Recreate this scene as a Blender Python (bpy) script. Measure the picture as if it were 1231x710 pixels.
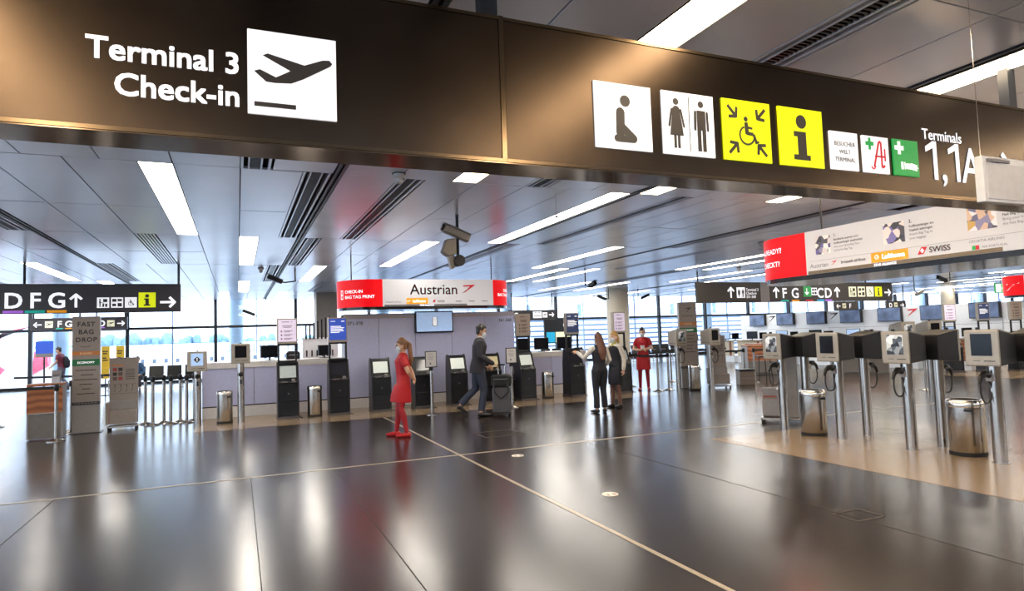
import bpy, bmesh, math, random
from mathutils import Vector, Matrix, Euler
R = math.radians
for o in list(bpy.data.objects):
    bpy.data.objects.remove(o, do_unlink=True)
scene = bpy.context.scene
col = scene.collection

# ------------------------------------------------------------------ camera
YAW, PITCH, ROLL, FPX, EYE = .4038, .0613, -.03317, 774.7, 1.67
cam_d = bpy.data.cameras.new('camera')
cam = bpy.data.objects.new('camera', cam_d)
col.objects.link(cam)
fw = Vector((math.sin(YAW)*math.cos(PITCH), math.cos(YAW)*math.cos(PITCH), math.sin(PITCH)))
r0 = Vector((math.cos(YAW), -math.sin(YAW), 0))
u0 = r0.cross(fw)
rt = math.cos(ROLL)*r0 + math.sin(ROLL)*u0
up = -math.sin(ROLL)*r0 + math.cos(ROLL)*u0
M3 = Matrix((rt, up, -fw)).transposed()
cam.matrix_world = Matrix.Translation((0, 0, EYE)) @ M3.to_4x4()
cam_d.sensor_width = 36
cam_d.lens = FPX/1231*36
cam_d.clip_end = 900
cam_d.clip_start = .05
scene.camera = cam

# ------------------------------------------------------------------ world, exposure
world = bpy.data.worlds.new('sky')
scene.world = world
world.use_nodes = True
nt = world.node_tree
bgn = nt.nodes['Background']
tc = nt.nodes.new('ShaderNodeTexCoord')
nz = nt.nodes.new('ShaderNodeTexNoise')
nz.inputs['Scale'].default_value = 2.5
cr = nt.nodes.new('ShaderNodeValToRGB')
cr.color_ramp.elements[0].color = (.68, .82, 1, 1)
cr.color_ramp.elements[1].color = (.90, .95, 1, 1)
nt.links.new(tc.outputs['Generated'], nz.inputs['Vector'])
nt.links.new(nz.outputs['Fac'], cr.inputs['Fac'])
nt.links.new(cr.outputs['Color'], bgn.inputs['Color'])
bgn.inputs['Strength'].default_value = 2.0
vs = scene.view_settings
vs.view_transform = 'Standard'
vs.look = 'None'
vs.gamma = 1
vs.use_curve_mapping = False
vs.exposure = 1.2
LIGHT_FAR, LIGHT_NEAR = 8.0, 11.0        # strength of the recessed strip lights

# ------------------------------------------------------------------ materials
def lin(h):
    h = h.lstrip('#')
    out = []
    for i in (0, 2, 4):
        c = int(h[i:i+2], 16)/255
        out.append(c/12.92 if c <= .04045 else ((c+.055)/1.055)**2.4)
    return out
MATS = {}
def mat(name, h, rough=.5, metal=0.0, emit=0.0, var=.06, scale=18.0, bump=0.0, bscale=200.0, spec=.5, aniso=0.0, ecol=None):
    if name in MATS:
        return MATS[name]
    m = bpy.data.materials.new(name)
    m.use_nodes = True
    n = m.node_tree
    b = n.nodes['Principled BSDF']
    c = lin(h)
    t = n.nodes.new('ShaderNodeTexCoord')
    z = n.nodes.new('ShaderNodeTexNoise')
    z.inputs['Scale'].default_value = scale
    z.inputs['Detail'].default_value = 4
    n.links.new(t.outputs['Object'], z.inputs['Vector'])
    ra = n.nodes.new('ShaderNodeValToRGB')
    ra.color_ramp.elements[0].color = (*[x*(1-var) for x in c], 1)
    ra.color_ramp.elements[1].color = (*[min(1, x*(1+var)) for x in c], 1)
    ra.color_ramp.elements[0].position = .3
    ra.color_ramp.elements[1].position = .7
    n.links.new(z.outputs['Fac'], ra.inputs['Fac'])
    n.links.new(ra.outputs['Color'], b.inputs['Base Color'])
    b.inputs['Roughness'].default_value = rough
    b.inputs['Metallic'].default_value = metal
    b.inputs['Specular IOR Level'].default_value = spec
    if aniso:
        b.inputs['Anisotropic'].default_value = aniso
    if emit:
        b.inputs['Emission Strength'].default_value = emit if ecol else emit*.36
        if ecol:
            b.inputs['Emission Color'].default_value = (*lin(ecol), 1)
        else:
            n.links.new(ra.outputs['Color'], b.inputs['Emission Color'])
    if bump:
        z2 = n.nodes.new('ShaderNodeTexNoise')
        z2.inputs['Scale'].default_value = bscale
        z2.inputs['Detail'].default_value = 3
        n.links.new(t.outputs['Object'], z2.inputs['Vector'])
        bm = n.nodes.new('ShaderNodeBump')
        bm.inputs['Strength'].default_value = bump
        bm.inputs['Distance'].default_value = .004
        n.links.new(z2.outputs['Fac'], bm.inputs['Height'])
        n.links.new(bm.outputs['Normal'], b.inputs['Normal'])
    MATS[name] = m
    return m
def wood(name, h1, h2):
    m = mat(name, h1, .4)
    n = m.node_tree
    b = n.nodes['Principled BSDF']
    t = n.nodes.new('ShaderNodeTexCoord')
    w = n.nodes.new('ShaderNodeTexWave')
    w.bands_direction = 'Z'
    w.inputs['Scale'].default_value = 2.2
    w.inputs['Distortion'].default_value = 5
    w.inputs['Detail'].default_value = 3
    ra = n.nodes.new('ShaderNodeValToRGB')
    ra.color_ramp.elements[0].color = (*lin(h1), 1)
    ra.color_ramp.elements[1].color = (*lin(h2), 1)
    n.links.new(t.outputs['Object'], w.inputs['Vector'])
    n.links.new(w.outputs['Fac'], ra.inputs['Fac'])
    n.links.new(ra.outputs['Color'], b.inputs['Base Color'])
    return m
def glass_pane(name):
    m = bpy.data.materials.new(name)
    m.use_nodes = True
    n = m.node_tree
    n.nodes.clear()
    o = n.nodes.new('ShaderNodeOutputMaterial')
    mx = n.nodes.new('ShaderNodeMixShader')
    tr = n.nodes.new('ShaderNodeBsdfTransparent')
    tr.inputs['Color'].default_value = (.90, .95, 1, 1)
    gl = n.nodes.new('ShaderNodeBsdfGlossy')
    gl.inputs['Roughness'].default_value = .02
    lw = n.nodes.new('ShaderNodeLayerWeight')
    po = n.nodes.new('ShaderNodeMath'); po.operation = 'POWER'; po.inputs[1].default_value = 5
    ma = n.nodes.new('ShaderNodeMath'); ma.operation = 'MULTIPLY_ADD'; ma.inputs[1].default_value = .5; ma.inputs[2].default_value = .02
    n.links.new(lw.outputs['Facing'], po.inputs[0]); n.links.new(po.outputs['Value'], ma.inputs[0])
    n.links.new(ma.outputs['Value'], mx.inputs['Fac'])
    n.links.new(tr.outputs['BSDF'], mx.inputs[1])
    n.links.new(gl.outputs['BSDF'], mx.inputs[2])
    n.links.new(mx.outputs['Shader'], o.inputs['Surface'])
    return m
def pic_mat(name, cols, scale=9.0, emit=0.0, rough=.3):
    """a printed / displayed picture: patches of a few colours"""
    m = bpy.data.materials.new(name)
    m.use_nodes = True
    n = m.node_tree
    b = n.nodes['Principled BSDF']
    t = n.nodes.new('ShaderNodeTexCoord')
    v = n.nodes.new('ShaderNodeTexVoronoi')
    v.inputs['Scale'].default_value = scale
    n.links.new(t.outputs['Object'], v.inputs['Vector'])
    sp = n.nodes.new('ShaderNodeSeparateColor')
    n.links.new(v.outputs['Color'], sp.inputs['Color'])
    ra = n.nodes.new('ShaderNodeValToRGB')
    ra.color_ramp.interpolation = 'CONSTANT'
    while len(ra.color_ramp.elements) < len(cols):
        ra.color_ramp.elements.new(.5)
    for i, c in enumerate(cols):
        ra.color_ramp.elements[i].position = i/len(cols)
        ra.color_ramp.elements[i].color = (*lin(c), 1)
    n.links.new(sp.outputs['Red'], ra.inputs['Fac'])
    n.links.new(ra.outputs['Color'], b.inputs['Base Color'])
    b.inputs['Roughness'].default_value = rough
    if emit:
        n.links.new(ra.outputs['Color'], b.inputs['Emission Color'])
        b.inputs['Emission Strength'].default_value = emit*.36
    return m

STEEL = mat('brushed_steel', '#aba59e', .2, 1, var=.08, scale=60, aniso=.4)
CHROME = mat('polished_metal', '#cfcac2', .15, 1)
BLACK = mat('black_plastic', '#0f0f11', .35, var=.1, spec=.35)
GLOSSBLACK = mat('gloss_black', '#0a0a0c', .14, var=.1, spec=.35)
DARKGREY = mat('dark_grey_metal', '#2a2a2e', .38, .3)
HOUSING = mat('charcoal_housing', '#1d1b20', .45, .1, bump=.05, spec=.35)
BEZEL = mat('champagne_bezel', '#a39a8c', .38, .45)
TAUPE = mat('taupe_laminate', '#8d837d', .45, .1)
GREYPANEL = mat('grey_panel', '#8b8684', .4, .3)
WHITE = mat('white_laminate', '#e6e6ea', .35)
LILAC = mat('lilac_white_panel', '#b7bada', .3, .1)
CREAM = mat('cream_laminate', '#d8ccb4', .4)
SIGNBROWN = mat('bronze_sign_metal', '#4a3f35', .26, 1.0, var=.12, scale=3, bump=.03, bscale=300)
EDGEBRONZE = mat('bronze_edge', '#6f5f4c', .18, 1)
SIGNGREY = mat('sign_charcoal', '#3a373b', .4, .2)
SIGNWHITE = mat('lit_white_acrylic', '#f2f2f6', .4, emit=.75, var=.01)
SIGNYELLOW = mat('lit_yellow_acrylic', '#e4f000', .4, emit=.55, var=.01)
SIGNGREEN = mat('lit_green_acrylic', '#1fa04a', .4, emit=.5, var=.01)
INK = mat('dark_ink', '#332d29', .5, var=.02)
INKGREY = mat('grey_ink', '#77757c', .5, var=.02)
INKRED = mat('red_ink', '#d3202c', .5, emit=.2, var=.02)
RED = mat('lit_red_acrylic', '#d3000e', .45, emit=.9, var=.03, spec=.25)
FACE_WHITE = mat('lit_white_banner', '#cfcdd1', .4, emit=.35, var=.01)
ORANGE = mat('orange_print', '#f5a416', .4, emit=.3, var=.02)
BROWNORANGE = mat('copper_print', '#c0763a', .5, var=.03)
GREENDARK = mat('green_print', '#17683c', .5, var=.03)
WOOD = wood('oak_veneer', '#7c4525', '#a9683c')
RUBBER = mat('black_rubber', '#101010', .6)
SCREENOFF = mat('dark_screen', '#101117', .12, spec=.2)
SCREENLIT = mat('pale_screen', '#d9dfd8', .2, emit=.35, var=.03)
SCREENBLUE = mat('sky_blue_screen', '#a6c3ea', .2, emit=.6, var=.04)
MAGENTA = mat('violet_print', '#b56be0', .5, emit=.4)
TEAL = mat('teal_print', '#12b3a0', .5, emit=.4)
BLUEPRINT = mat('blue_print', '#2f56c8', .4, emit=.35)
NAVYPRINT = mat('navy_print', '#2a3c6a', .4, emit=.25)
PINKPRINT = mat('pink_lit_poster', '#e2d6ea', .4, emit=.5, var=.03)
CYANPRINT = mat('cyan_print', '#19a7d8', .5, emit=.4)
PLENUM = mat('dark_plenum', '#0b0b0d', .9)
GLASS = glass_pane('window_glass')
DARKFRAME = mat('dark_window_frame', '#20242c', .4, .3)

# ------------------------------------------------------------------ builders
def setp(o, label=None, cat=None, group=None, kind=None):
    if label: o['label'] = label
    if cat: o['category'] = cat
    if group: o['group'] = group
    if kind: o['kind'] = kind
    return o
def empty(name, loc=(0, 0, 0), rz=0, label=None, cat=None, group=None, kind=None):
    o = bpy.data.objects.new(name, None)
    o.empty_display_size = .1
    col.objects.link(o)
    o.location = loc
    o.rotation_euler = (0, 0, rz)
    return setp(o, label, cat, group, kind)
def copy_tree(o, parent=None):
    c = o.copy()
    col.objects.link(c)
    c.parent = parent
    for ch in list(o.children):
        copy_tree(ch, c)
    return c
class MB:
    def __init__(s):
        s.v = []; s.f = []; s.m = []
    def face(s, idx, m=0):
        s.f.append(idx); s.m.append(m)
    def quad(s, a, b, c, d, m=0):
        k = len(s.v); s.v += [tuple(a), tuple(b), tuple(c), tuple(d)]; s.face((k, k+1, k+2, k+3), m); return s
    def hexa(s, p, m=0):
        k = len(s.v); s.v += [tuple(q) for q in p]
        for q in ((0, 3, 2, 1), (4, 5, 6, 7), (0, 1, 5, 4), (1, 2, 6, 5), (2, 3, 7, 6), (3, 0, 4, 7)):
            s.face(tuple(k+i for i in q), m)
        return s
    def box(s, x0, x1, y0, y1, z0, z1, m=0):
        return s.hexa([(x0, y0, z0), (x1, y0, z0), (x1, y1, z0), (x0, y1, z0), (x0, y0, z1), (x1, y0, z1), (x1, y1, z1), (x0, y1, z1)], m)
    def loft(s, rings, m=0, close=True, caps=True):
        k = len(s.v); n = len(rings[0])
        for r in rings: s.v += [tuple(p) for p in r]
        for i in range(len(rings)-1):
            for j in range(n if close else n-1):
                a = k+i*n+j; b = k+i*n+(j+1) % n
                s.face((a, b, b+n, a+n), m)
        if caps:
            s.face(tuple(k+j for j in reversed(range(n))), m)
            s.face(tuple(k+(len(rings)-1)*n+j for j in range(n)), m)
        return s
    def tube(s, pts, r, n=10, m=0, caps=True):
        pts = [Vector(p) for p in pts]
        rings = []
        prev = None
        for i, p in enumerate(pts):
            t = (pts[min(i+1, len(pts)-1)]-pts[max(i-1, 0)]).normalized()
            if prev is None:
                a = Vector((0, 0, 1)) if abs(t.z) < .9 else Vector((1, 0, 0))
                prev = (a-t*a.dot(t)).normalized()
            prev = (prev-t*prev.dot(t)).normalized()
            w = t.cross(prev)
            rr = r[i] if isinstance(r, (list, tuple)) else r
            rings.append([p+(prev*math.cos(2*math.pi*j/n)+w*math.sin(2*math.pi*j/n))*rr for j in range(n)])
        return s.loft(rings, m, True, caps)
    def cyl(s, x, y, z0, z1, r, n=20, m=0, r1=None, ry=1):
        r1 = r if r1 is None else r1
        return s.loft([[(x+q*math.cos(2*math.pi*j/n), y+q*ry*math.sin(2*math.pi*j/n), z) for j in range(n)] for q, z in ((r, z0), (r1, z1))], m)
    def lathe(s, prof, n=24, m=0, x=0, y=0, ry=1):
        return s.loft([[(x+q*math.cos(2*math.pi*j/n), y+q*ry*math.sin(2*math.pi*j/n), z) for j in range(n)] for q, z in prof], m)
    def prism_x(s, poly, x0, x1, m=0):        # poly in (y,z)
        return s.loft([[(x, y, z) for y, z in poly] for x in (x0, x1)], m)
    def prism_y(s, poly, y0, y1, m=0):        # poly in (x,z)
        return s.loft([[(x, y, z) for x, z in poly] for y in (y1, y0)], m)
    def prism_z(s, poly, z0, z1, m=0):
        return s.loft([[(x, y, z) for x, y in poly] for z in (z0, z1)], m)
    def ball(s, c, r, n=10, m=0):
        rx, ry, rz = r if isinstance(r, tuple) else (r, r, r)
        rings = []
        for i in range(1, n//2+3):
            a = math.pi*i/(n//2+3)
            rings.append([(c[0]+rx*math.sin(a)*math.cos(2*math.pi*j/n), c[1]+ry*math.sin(a)*math.sin(2*math.pi*j/n), c[2]-rz*math.cos(a)) for j in range(n)])
        return s.loft(rings, m)
    def mesh(s, name, mats, bevel=0, smooth=None):
        me = bpy.data.meshes.new(name)
        me.from_pydata(s.v, [], s.f)
        for q in (mats if isinstance(mats, (list, tuple)) else [mats]): me.materials.append(q)
        if any(s.m): me.polygons.foreach_set('material_index', s.m)
        bm = bmesh.new(); bm.from_mesh(me)
        bmesh.ops.recalc_face_normals(bm, faces=bm.faces[:])
        if bevel:
            es = [e for e in bm.edges if len(e.link_faces) == 2 and e.calc_face_angle(0) > .5]
            bmesh.ops.bevel(bm, geom=es, offset=bevel, segments=2, affect='EDGES', profile=.5, clamp_overlap=True)
        bm.to_mesh(me); bm.free()
        if smooth:
            me.polygons.foreach_set('use_smooth', [True]*len(me.polygons))
            me.set_sharp_from_angle(angle=R(smooth))
        me.update()
        return me
    def build(s, name, mats, parent=None, loc=(0, 0, 0), rot=(0, 0, 0), bevel=0, smooth=None, **p):
        o = bpy.data.objects.new(name, s.mesh(name, mats, bevel, smooth))
        col.objects.link(o)
        o.parent = parent; o.location = loc; o.rotation_euler = rot
        return setp(o, **p)
def inst(name, me, parent=None, loc=(0, 0, 0), rot=(0, 0, 0), **p):
    o = bpy.data.objects.new(name, me)
    col.objects.link(o)
    o.parent = parent; o.location = loc; o.rotation_euler = rot
    return setp(o, **p)

def text_mesh(s, size, bold=0.0, align='CENTER', sx=1.0, space=1.0):
    cu = bpy.data.curves.new('lettering', 'FONT')
    cu.body = s; cu.size = size; cu.align_x = align; cu.resolution_u = 3
    cu.space_character = space; cu.space_line = .95
    o = bpy.data.objects.new('lettering_source', cu)
    me = bpy.data.meshes.new_from_object(o)
    bpy.data.objects.remove(o); bpy.data.curves.remove(cu)
    me.name = 'lettering'
    if bold:
        k = bold*size*.62
        vs_ = [v.co.copy() for v in me.vertices]; fs = [tuple(p.vertices) for p in me.polygons]
        nv, nf = [], []
        for dx, dy in ((-k, -k), (k, -k), (k, k), (-k, k), (0, 0), (k, 0), (-k, 0)):
            o_ = len(nv); nv += [(c.x+dx, c.y+dy, o_/max(1, len(vs_))*.0002) for c in vs_]; nf += [tuple(i+o_ for i in f) for f in fs]
        me = bpy.data.meshes.new('lettering'); me.from_pydata(nv, [], nf)
    if sx != 1:
        for v in me.vertices: v.co.x *= sx
    return me
def text(s, size, m, parent, x, z, y=-.004, bold=0.0, align='CENTER', sx=1.0, space=1.0, name='lettering', **p):
    """flat lettering in the local XZ plane, read from -Y; (x,z) = baseline anchor"""
    me = text_mesh(s, size, bold, align, sx, space)
    me.materials.append(m)
    return inst(name, me, parent, (x, y, z), (R(90), 0, 0), **p)
class SH:
    """flat print shapes in a unit square, local XZ plane, read from -Y"""
    def __init__(s): s.p = []
    def poly(s, *pts): s.p.append(list(pts)); return s
    def rect(s, x0, z0, x1, z1): return s.poly((x0, z0), (x1, z0), (x1, z1), (x0, z1))
    def disc(s, x, z, r, n=20): return s.poly(*[(x+r*math.cos(2*math.pi*i/n), z+r*math.sin(2*math.pi*i/n)) for i in range(n)])
    def line(s, w, *pts):
        for (x0, z0), (x1, z1) in zip(pts, pts[1:]):
            d = math.hypot(x1-x0, z1-z0) or 1
            nx, nz_ = -(z1-z0)/d*w/2, (x1-x0)/d*w/2
            s.poly((x0-nx, z0-nz_), (x1-nx, z1-nz_), (x1+nx, z1+nz_), (x0+nx, z0+nz_))
        return s
    def cap(s, w, *pts):
        s.line(w, *pts)
        for q in pts: s.disc(q[0], q[1], w/2, 12)
        return s
    def arc(s, x, z, r, w, a0, a1, n=18):
        return s.line(w, *[(x+r*math.cos(R(a0+(a1-a0)*i/n)), z+r*math.sin(R(a0+(a1-a0)*i/n))) for i in range(n+1)])
    def build(s, name, m, parent, x, z, w, h=None, y=-.004, **p):
        h = w if h is None else h
        b = MB()
        for q in s.p:
            k = len(b.v)
            b.v += [(a*w, -.00015*len(b.f), c*h) for a, c in q]
            b.face(tuple(range(k, k+len(q))))
        me = bpy.data.meshes.new(name)
        me.from_pydata(b.v, [], b.f)
        me.materials.append(m)
        return inst(name, me, parent, (x, y, z), **p)
def arrow(s, ang, cx=.5, cz=.5, L=.42, w=.13, hw=.36):
    """shaft + open head arrow pointing along ang (deg)"""
    c, n = math.cos(R(ang)), math.sin(R(ang))
    f = lambda u, v: (cx+u*c-v*n, cz+u*n+v*c)
    s.poly(f(-L, -w/2), f(L*.8, -w/2), f(L*.8, w/2), f(-L, w/2))
    s.line(w, f(L-.02, 0.0), f(L-hw, hw))
    s.line(w, f(L-.02, 0.0), f(L-hw, -hw))
    s.disc(*f(L-.02, 0), w/2, 10)
    return s
# ------------------------------------------------------------------ floor
XL, XR, YB, YW, ZC = -16.0, 62.0, -8.0, 33.4, 3.8
def floor_mat():
    m = mat('dark_terrazzo', '#37302d', .22, var=.0, spec=.8)
    n = m.node_tree
    b = n.nodes['Principled BSDF']
    t = n.nodes.new('ShaderNodeTexCoord')
    v = n.nodes.new('ShaderNodeTexVoronoi'); v.inputs['Scale'].default_value = 140
    z = n.nodes.new('ShaderNodeTexNoise'); z.inputs['Scale'].default_value = .6; z.inputs['Detail'].default_value = 5
    n.links.new(t.outputs['Object'], v.inputs['Vector']); n.links.new(t.outputs['Object'], z.inputs['Vector'])
    s = n.nodes.new('ShaderNodeSeparateColor'); n.links.new(v.outputs['Color'], s.inputs['Color'])
    ra = n.nodes.new('ShaderNodeValToRGB')
    ra.color_ramp.elements[0].color = (*lin('#18110d'), 1); ra.color_ramp.elements[0].position = .2
    ra.color_ramp.elements[1].color = (*lin('#2e241e'), 1); ra.color_ramp.elements[1].position = .95
    n.links.new(s.outputs['Red'], ra.inputs['Fac'])
    n.links.new(ra.outputs['Color'], b.inputs['Base Color'])
    rr = n.nodes.new('ShaderNodeMapRange')
    rr.inputs['To Min'].default_value = .17; rr.inputs['To Max'].default_value = .26
    n.links.new(z.outputs['Fac'], rr.inputs['Value']); n.links.new(rr.outputs['Result'], b.inputs['Roughness'])
    bz = n.nodes.new('ShaderNodeTexNoise'); bz.inputs['Scale'].default_value = 70; bz.inputs['Detail'].default_value = 2
    n.links.new(t.outputs['Object'], bz.inputs['Vector'])
    bu = n.nodes.new('ShaderNodeBump'); bu.inputs['Strength'].default_value = .16; bu.inputs['Distance'].default_value = .002
    n.links.new(bz.outputs['Fac'], bu.inputs['Height']); n.links.new(bu.outputs['Normal'], b.inputs['Normal'])
    return m
FLOOR = floor_mat()
BEIGE = mat('beige_terrazzo', '#8f7a60', .2, var=.1, scale=80)
floor = MB().box(XL, XR, YB, YW, -.3, 0).build('floor', FLOOR, kind='structure')
STRIP = mat('pale_metal_strip', '#b9ae9d', .3, .4)
JOINT = mat('floor_joint', '#1c1817', .5)
PLATE = mat('floor_plate_edge', '#5d544d', .35, .6)
def on_floor(name, b, m, **k): return b.build(name, m, floor, **k)
on_floor('inlay', MB().box(-.8, 10.2, 13.95, 16.9, 0, .003), BEIGE)
on_floor('inlay', MB().box(6.58, 10.3, -1.5, 7.95, 0, .003), BEIGE)
on_floor('inlay', MB().box(19.9, 27, 11.2, 14.6, 0, .003), BEIGE)
on_floor('metal_strip', MB().box(XL, 14, 8.81, 8.85, 0, .004), STRIP)
on_floor('metal_strip', MB().box(2.86, 2.9, 0, 8.81, 0, .004), STRIP)
on_floor('metal_strip', MB().box(2.86, 2.9, 8.85, 13.95, 0, .004), STRIP)
for x in (-1.9, .14, 1.14, 4.9):
    on_floor('joint', MB().box(x-.004, x+.004, 1, 8.81, 0, .002), JOINT)
for x, y, sx, sy in ((4.98, 4.12, .16, .13), (4.1, 10.35, .35, .3), (8.9, 6.1, .2, .2), (9.2, 7.0, .2, .2)):
    b = MB()
    for a in (-1, 1):
        b.box(x-sx, x+sx, y+a*sy-.006, y+a*sy+.006, 0, .0045); b.box(x+a*sx-.006, x+a*sx+.006, y-sy, y+sy, 0, .0045)
    on_floor('access_plate_edge', b, PLATE)
STICK = mat('white_sticker', '#d6d0c8', .4)
for x, y, w in ((3.56, 8.32, 'beside the crossing of the floor strips'), (3.52, 5.84, 'alone on the dark floor nearer the camera')):
    d = MB().cyl(x, y, .001, .005, .085, 28).build('floor_sticker', STICK, label='round white distance sticker on the floor '+w, cat='sticker', group='floor stickers')
    b = MB()
    for a in (-.035, .035): b.cyl(x+a, y, .005, .006, .014, 10); b.box(x+a-.012, x+a+.012, y-.05, y-.012, .005, .006)
    b.build('footprint_print', INKGREY, d)

# ------------------------------------------------------------------ ceiling
ceiling = MB().box(XL, XR, YB, YW+.4, ZC+.14, ZC+.3).build('ceiling', PLENUM, kind='structure')
CEIL = mat('satin_metal_ceiling', '#d8dcea', .25, .22, var=.04, scale=.7, bump=.02, bscale=6)
SLOTD = mat('slot_dark', '#18181b', .4, .3)
LAMP = mat('strip_light_diffuser', '#ffffff', .5, emit=LIGHT_FAR, var=0, ecol='#fff6e8')
LAMPW = mat('strip_light_diffuser_warm', '#ffffff', .5, emit=LIGHT_NEAR, var=0, ecol='#ffe4bd')
BLK = [(-8, -2.6), (-2.6, 2.7), (2.7, 8.35), (8.35, 13.75), (13.75, 18.75), (18.75, 23.7), (23.7, 28.6), (28.6, 33.4)]
U = .365
SPEC = {(0, 1): 'S9', (0, 2): 'L6 S11', (0, 3): 'V4 L9', (0, 4): 'S0 S11', (0, 5): 'L9', (0, 6): 'L7',
        (1, 0): 'L4 S7', (1, 1): 'L4 S7', (1, 2): 'S2 L11', (1, 3): 'S0 L7', (1, 4): 'L2', (1, 5): 'S4',
        (2, 1): 'L0 L7', (2, 2): 'S2', (2, 3): 'S0 L8', (2, 4): 'L11', (3, 3): 'S4 L11', (3, 2): 'S0 S8', (3, 1): 'S3 S8',
        (-1, 4): 'L8', (-1, 3): 'S3', (0, 0): 'L4 S9', (-1, 0): 'S8', (2, 0): 'S2 L9', (0, -1): 'L6', (2, -1): 'L6', (-2, -1): 'L5', (4, -1): 'L6'}
rnd = random.Random(4)
panels, lights, slots = [], [], []
BAY0 = -3.24
for bay in range(-3, 15):
    x0 = BAY0+4.5*bay
    for k, (ya, yb) in enumerate(BLK):
        kk = k-1
        sp = SPEC.get((bay, kk))
        if sp is None:
            sp = ('L%d S%d' % (rnd.choice((1, 2, 3)), rnd.choice((7, 9, 11)))) if (bay+kk) % 2 else ('S%d L%d' % (rnd.choice((0, 2, 4)), rnd.choice((8, 9, 10))))
        spl = sorted((int(s[1:]), s[0]) for s in sp.split())
        edges, cur = [], 0
        for i, t in spl+[(12, None)]:
            run = i-cur
            if run % 2: edges.append((cur, cur+1)); cur += 1
            while cur < i: edges.append((cur, cur+2)); cur += 2
            if t:
                (lights if t == 'L' else slots).append((t, x0+U*i, x0+U*(i+1), ya, yb, bay, kk)); cur = i+1
        ym = (ya+yb)/2
        for a, c in edges:
            for p, q in ((ya, ym), (ym, yb)):
                panels.append((x0+U*a, x0+U*c, p, q))
def proj(x, y, z):
    d = Vector((x, y, z-EYE)); w = d.dot(fw)
    return (615.5+FPX*d.dot(rt)/w, 355-FPX*d.dot(up)/w) if w > .2 else None
def seen_area(x0, x1, y0, y1):
    pts = [proj(x, y, ZC) for x, y in ((x0, y0), (x1, y0), (x1, y1), (x0, y1))]
    if any(p is None for p in pts): return 0
    c = (sum(p[0] for p in pts)/4, sum(p[1] for p in pts)/4)
    if not (-120 < c[0] < 1350 and -90 < c[1] < 420): return 0
    return abs(sum(pts[i][0]*pts[(i+1) % 4][1]-pts[(i+1) % 4][0]*pts[i][1] for i in range(4)))/2
panels.sort(key=lambda p: -seen_area(*p))
pm = {}
G = .007
for x0, x1, y0, y1 in panels[:300]:
    w, l = round(x1-x0-2*G, 3), round(y1-y0-2*G, 3)
    if (w, l) not in pm: pm[(w, l)] = MB().box(-w/2, w/2, -l/2, l/2, 0, .03).mesh('ceiling_panel', CEIL, bevel=.003)
    inst('ceiling_panel', pm[(w, l)], ceiling, ((x0+x1)/2, (y0+y1)/2, ZC+rnd.uniform(-.0015, .0015)), (rnd.uniform(-.0016, .0016), rnd.uniform(-.003, .003), 0))
b = MB()
for x0, x1, y0, y1 in panels[300:]: b.box(x0+G, x1-G, y0+G, y1-G, ZC, ZC+.03)
b.build('far_ceiling_panels', CEIL, ceiling, kind='stuff')
for i in range(-3, 16):
    x = 1.2+4.5*(i-1)
    MB().box(x-.05, x-.018, YB, YW, ZC-.012, ZC+.03).box(x+.018, x+.05, YB, YW, ZC-.012, ZC+.03).box(x-.05, x+.05, YB, YW, ZC+.03, ZC+.05).build('rail', DARKFRAME, ceiling)
sm = {}
for t, x0, x1, y0, y1, bay, kk in slots:
    l = round(y1-y0-.02, 2)
    if (t, l) not in sm:
        b = MB().box(-.17, .17, -l/2, l/2, .06, .08, 0)
        if t == 'S':
            for x, w, q in ((-.165, .03, 1), (-.09, .018, 1), (.05, .018, 1), (.14, .03, 1)): b.box(x-w/2, x+w/2, -l/2, l/2, -.004, .06, q)
            b.box(-.075, .035, -l/2, l/2, .015, .02, 2)
            n = int(l/.045)
            if y1 < 9:
                for j in range(n): b.box(-.075, .035, -l/2+j*.045, -l/2+j*.045+.02, .0, .015, 2)
        else:
            for j in range(6): b.box(-.16+j*.058, -.13+j*.058, -l/2, l/2, 0, .06, 1)
        sm[(t, l)] = b.mesh('air_slot', [PLENUM, CEIL, SLOTD])
    if seen_area(x0, x1, y0, y1) > 8 or y1 < 3:
        inst('air_slot', sm[(t, l)], ceiling, ((x0+x1)/2, (y0+y1)/2, ZC))
ORD = ['first', 'second', 'third', 'fourth', 'fifth', 'sixth', 'seventh', 'eighth', 'ninth', 'tenth', 'eleventh', 'twelfth', 'thirteenth', 'fourteenth', 'fifteenth', 'sixteenth', 'seventeenth', 'eighteenth', 'nineteenth', 'twentieth']
lm = {}
ROWN = {6: 'along the windows', 5: 'second row from the windows', 4: 'third row from the windows', 3: 'above the kiosk row', 2: 'just behind the big dark sign', 1: 'crossing over the big dark sign', 0: 'over the camera', -1: 'behind the camera'}
cnt = {}
for t, x0, x1, y0, y1, bay, kk in sorted(lights, key=lambda s: (s[6], s[1])):
    l = round(y1-y0-.02, 2)
    wm = kk <= 1
    if (l, wm) not in lm:
        lm[(l, wm)] = (MB().box(-.178, .178, -l/2, l/2, .006, .02).mesh('diffuser', LAMPW if wm else LAMP),
                       MB().box(-.182, -.174, -l/2, l/2, -.003, .05).box(.174, .182, -l/2, l/2, -.003, .05).box(-.182, .182, -l/2-.006, -l/2, -.003, .05).box(-.182, .182, l/2, l/2+.006, -.003, .05).box(-.182, .182, -l/2, l/2, .04, .05).mesh('housing', DARKFRAME))
    cnt[kk] = cnt.get(kk, -1)+1
    e = empty('ceiling_light', ((x0+x1)/2, (y0+y1)/2, ZC), label='recessed white strip light %s, %s from the left' % (ROWN[kk], ORD[cnt[kk]]), cat='ceiling light', group='recessed ceiling strip lights')
    inst('diffuser', lm[(l, wm)][0], e); inst('housing', lm[(l, wm)][1], e)

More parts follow.
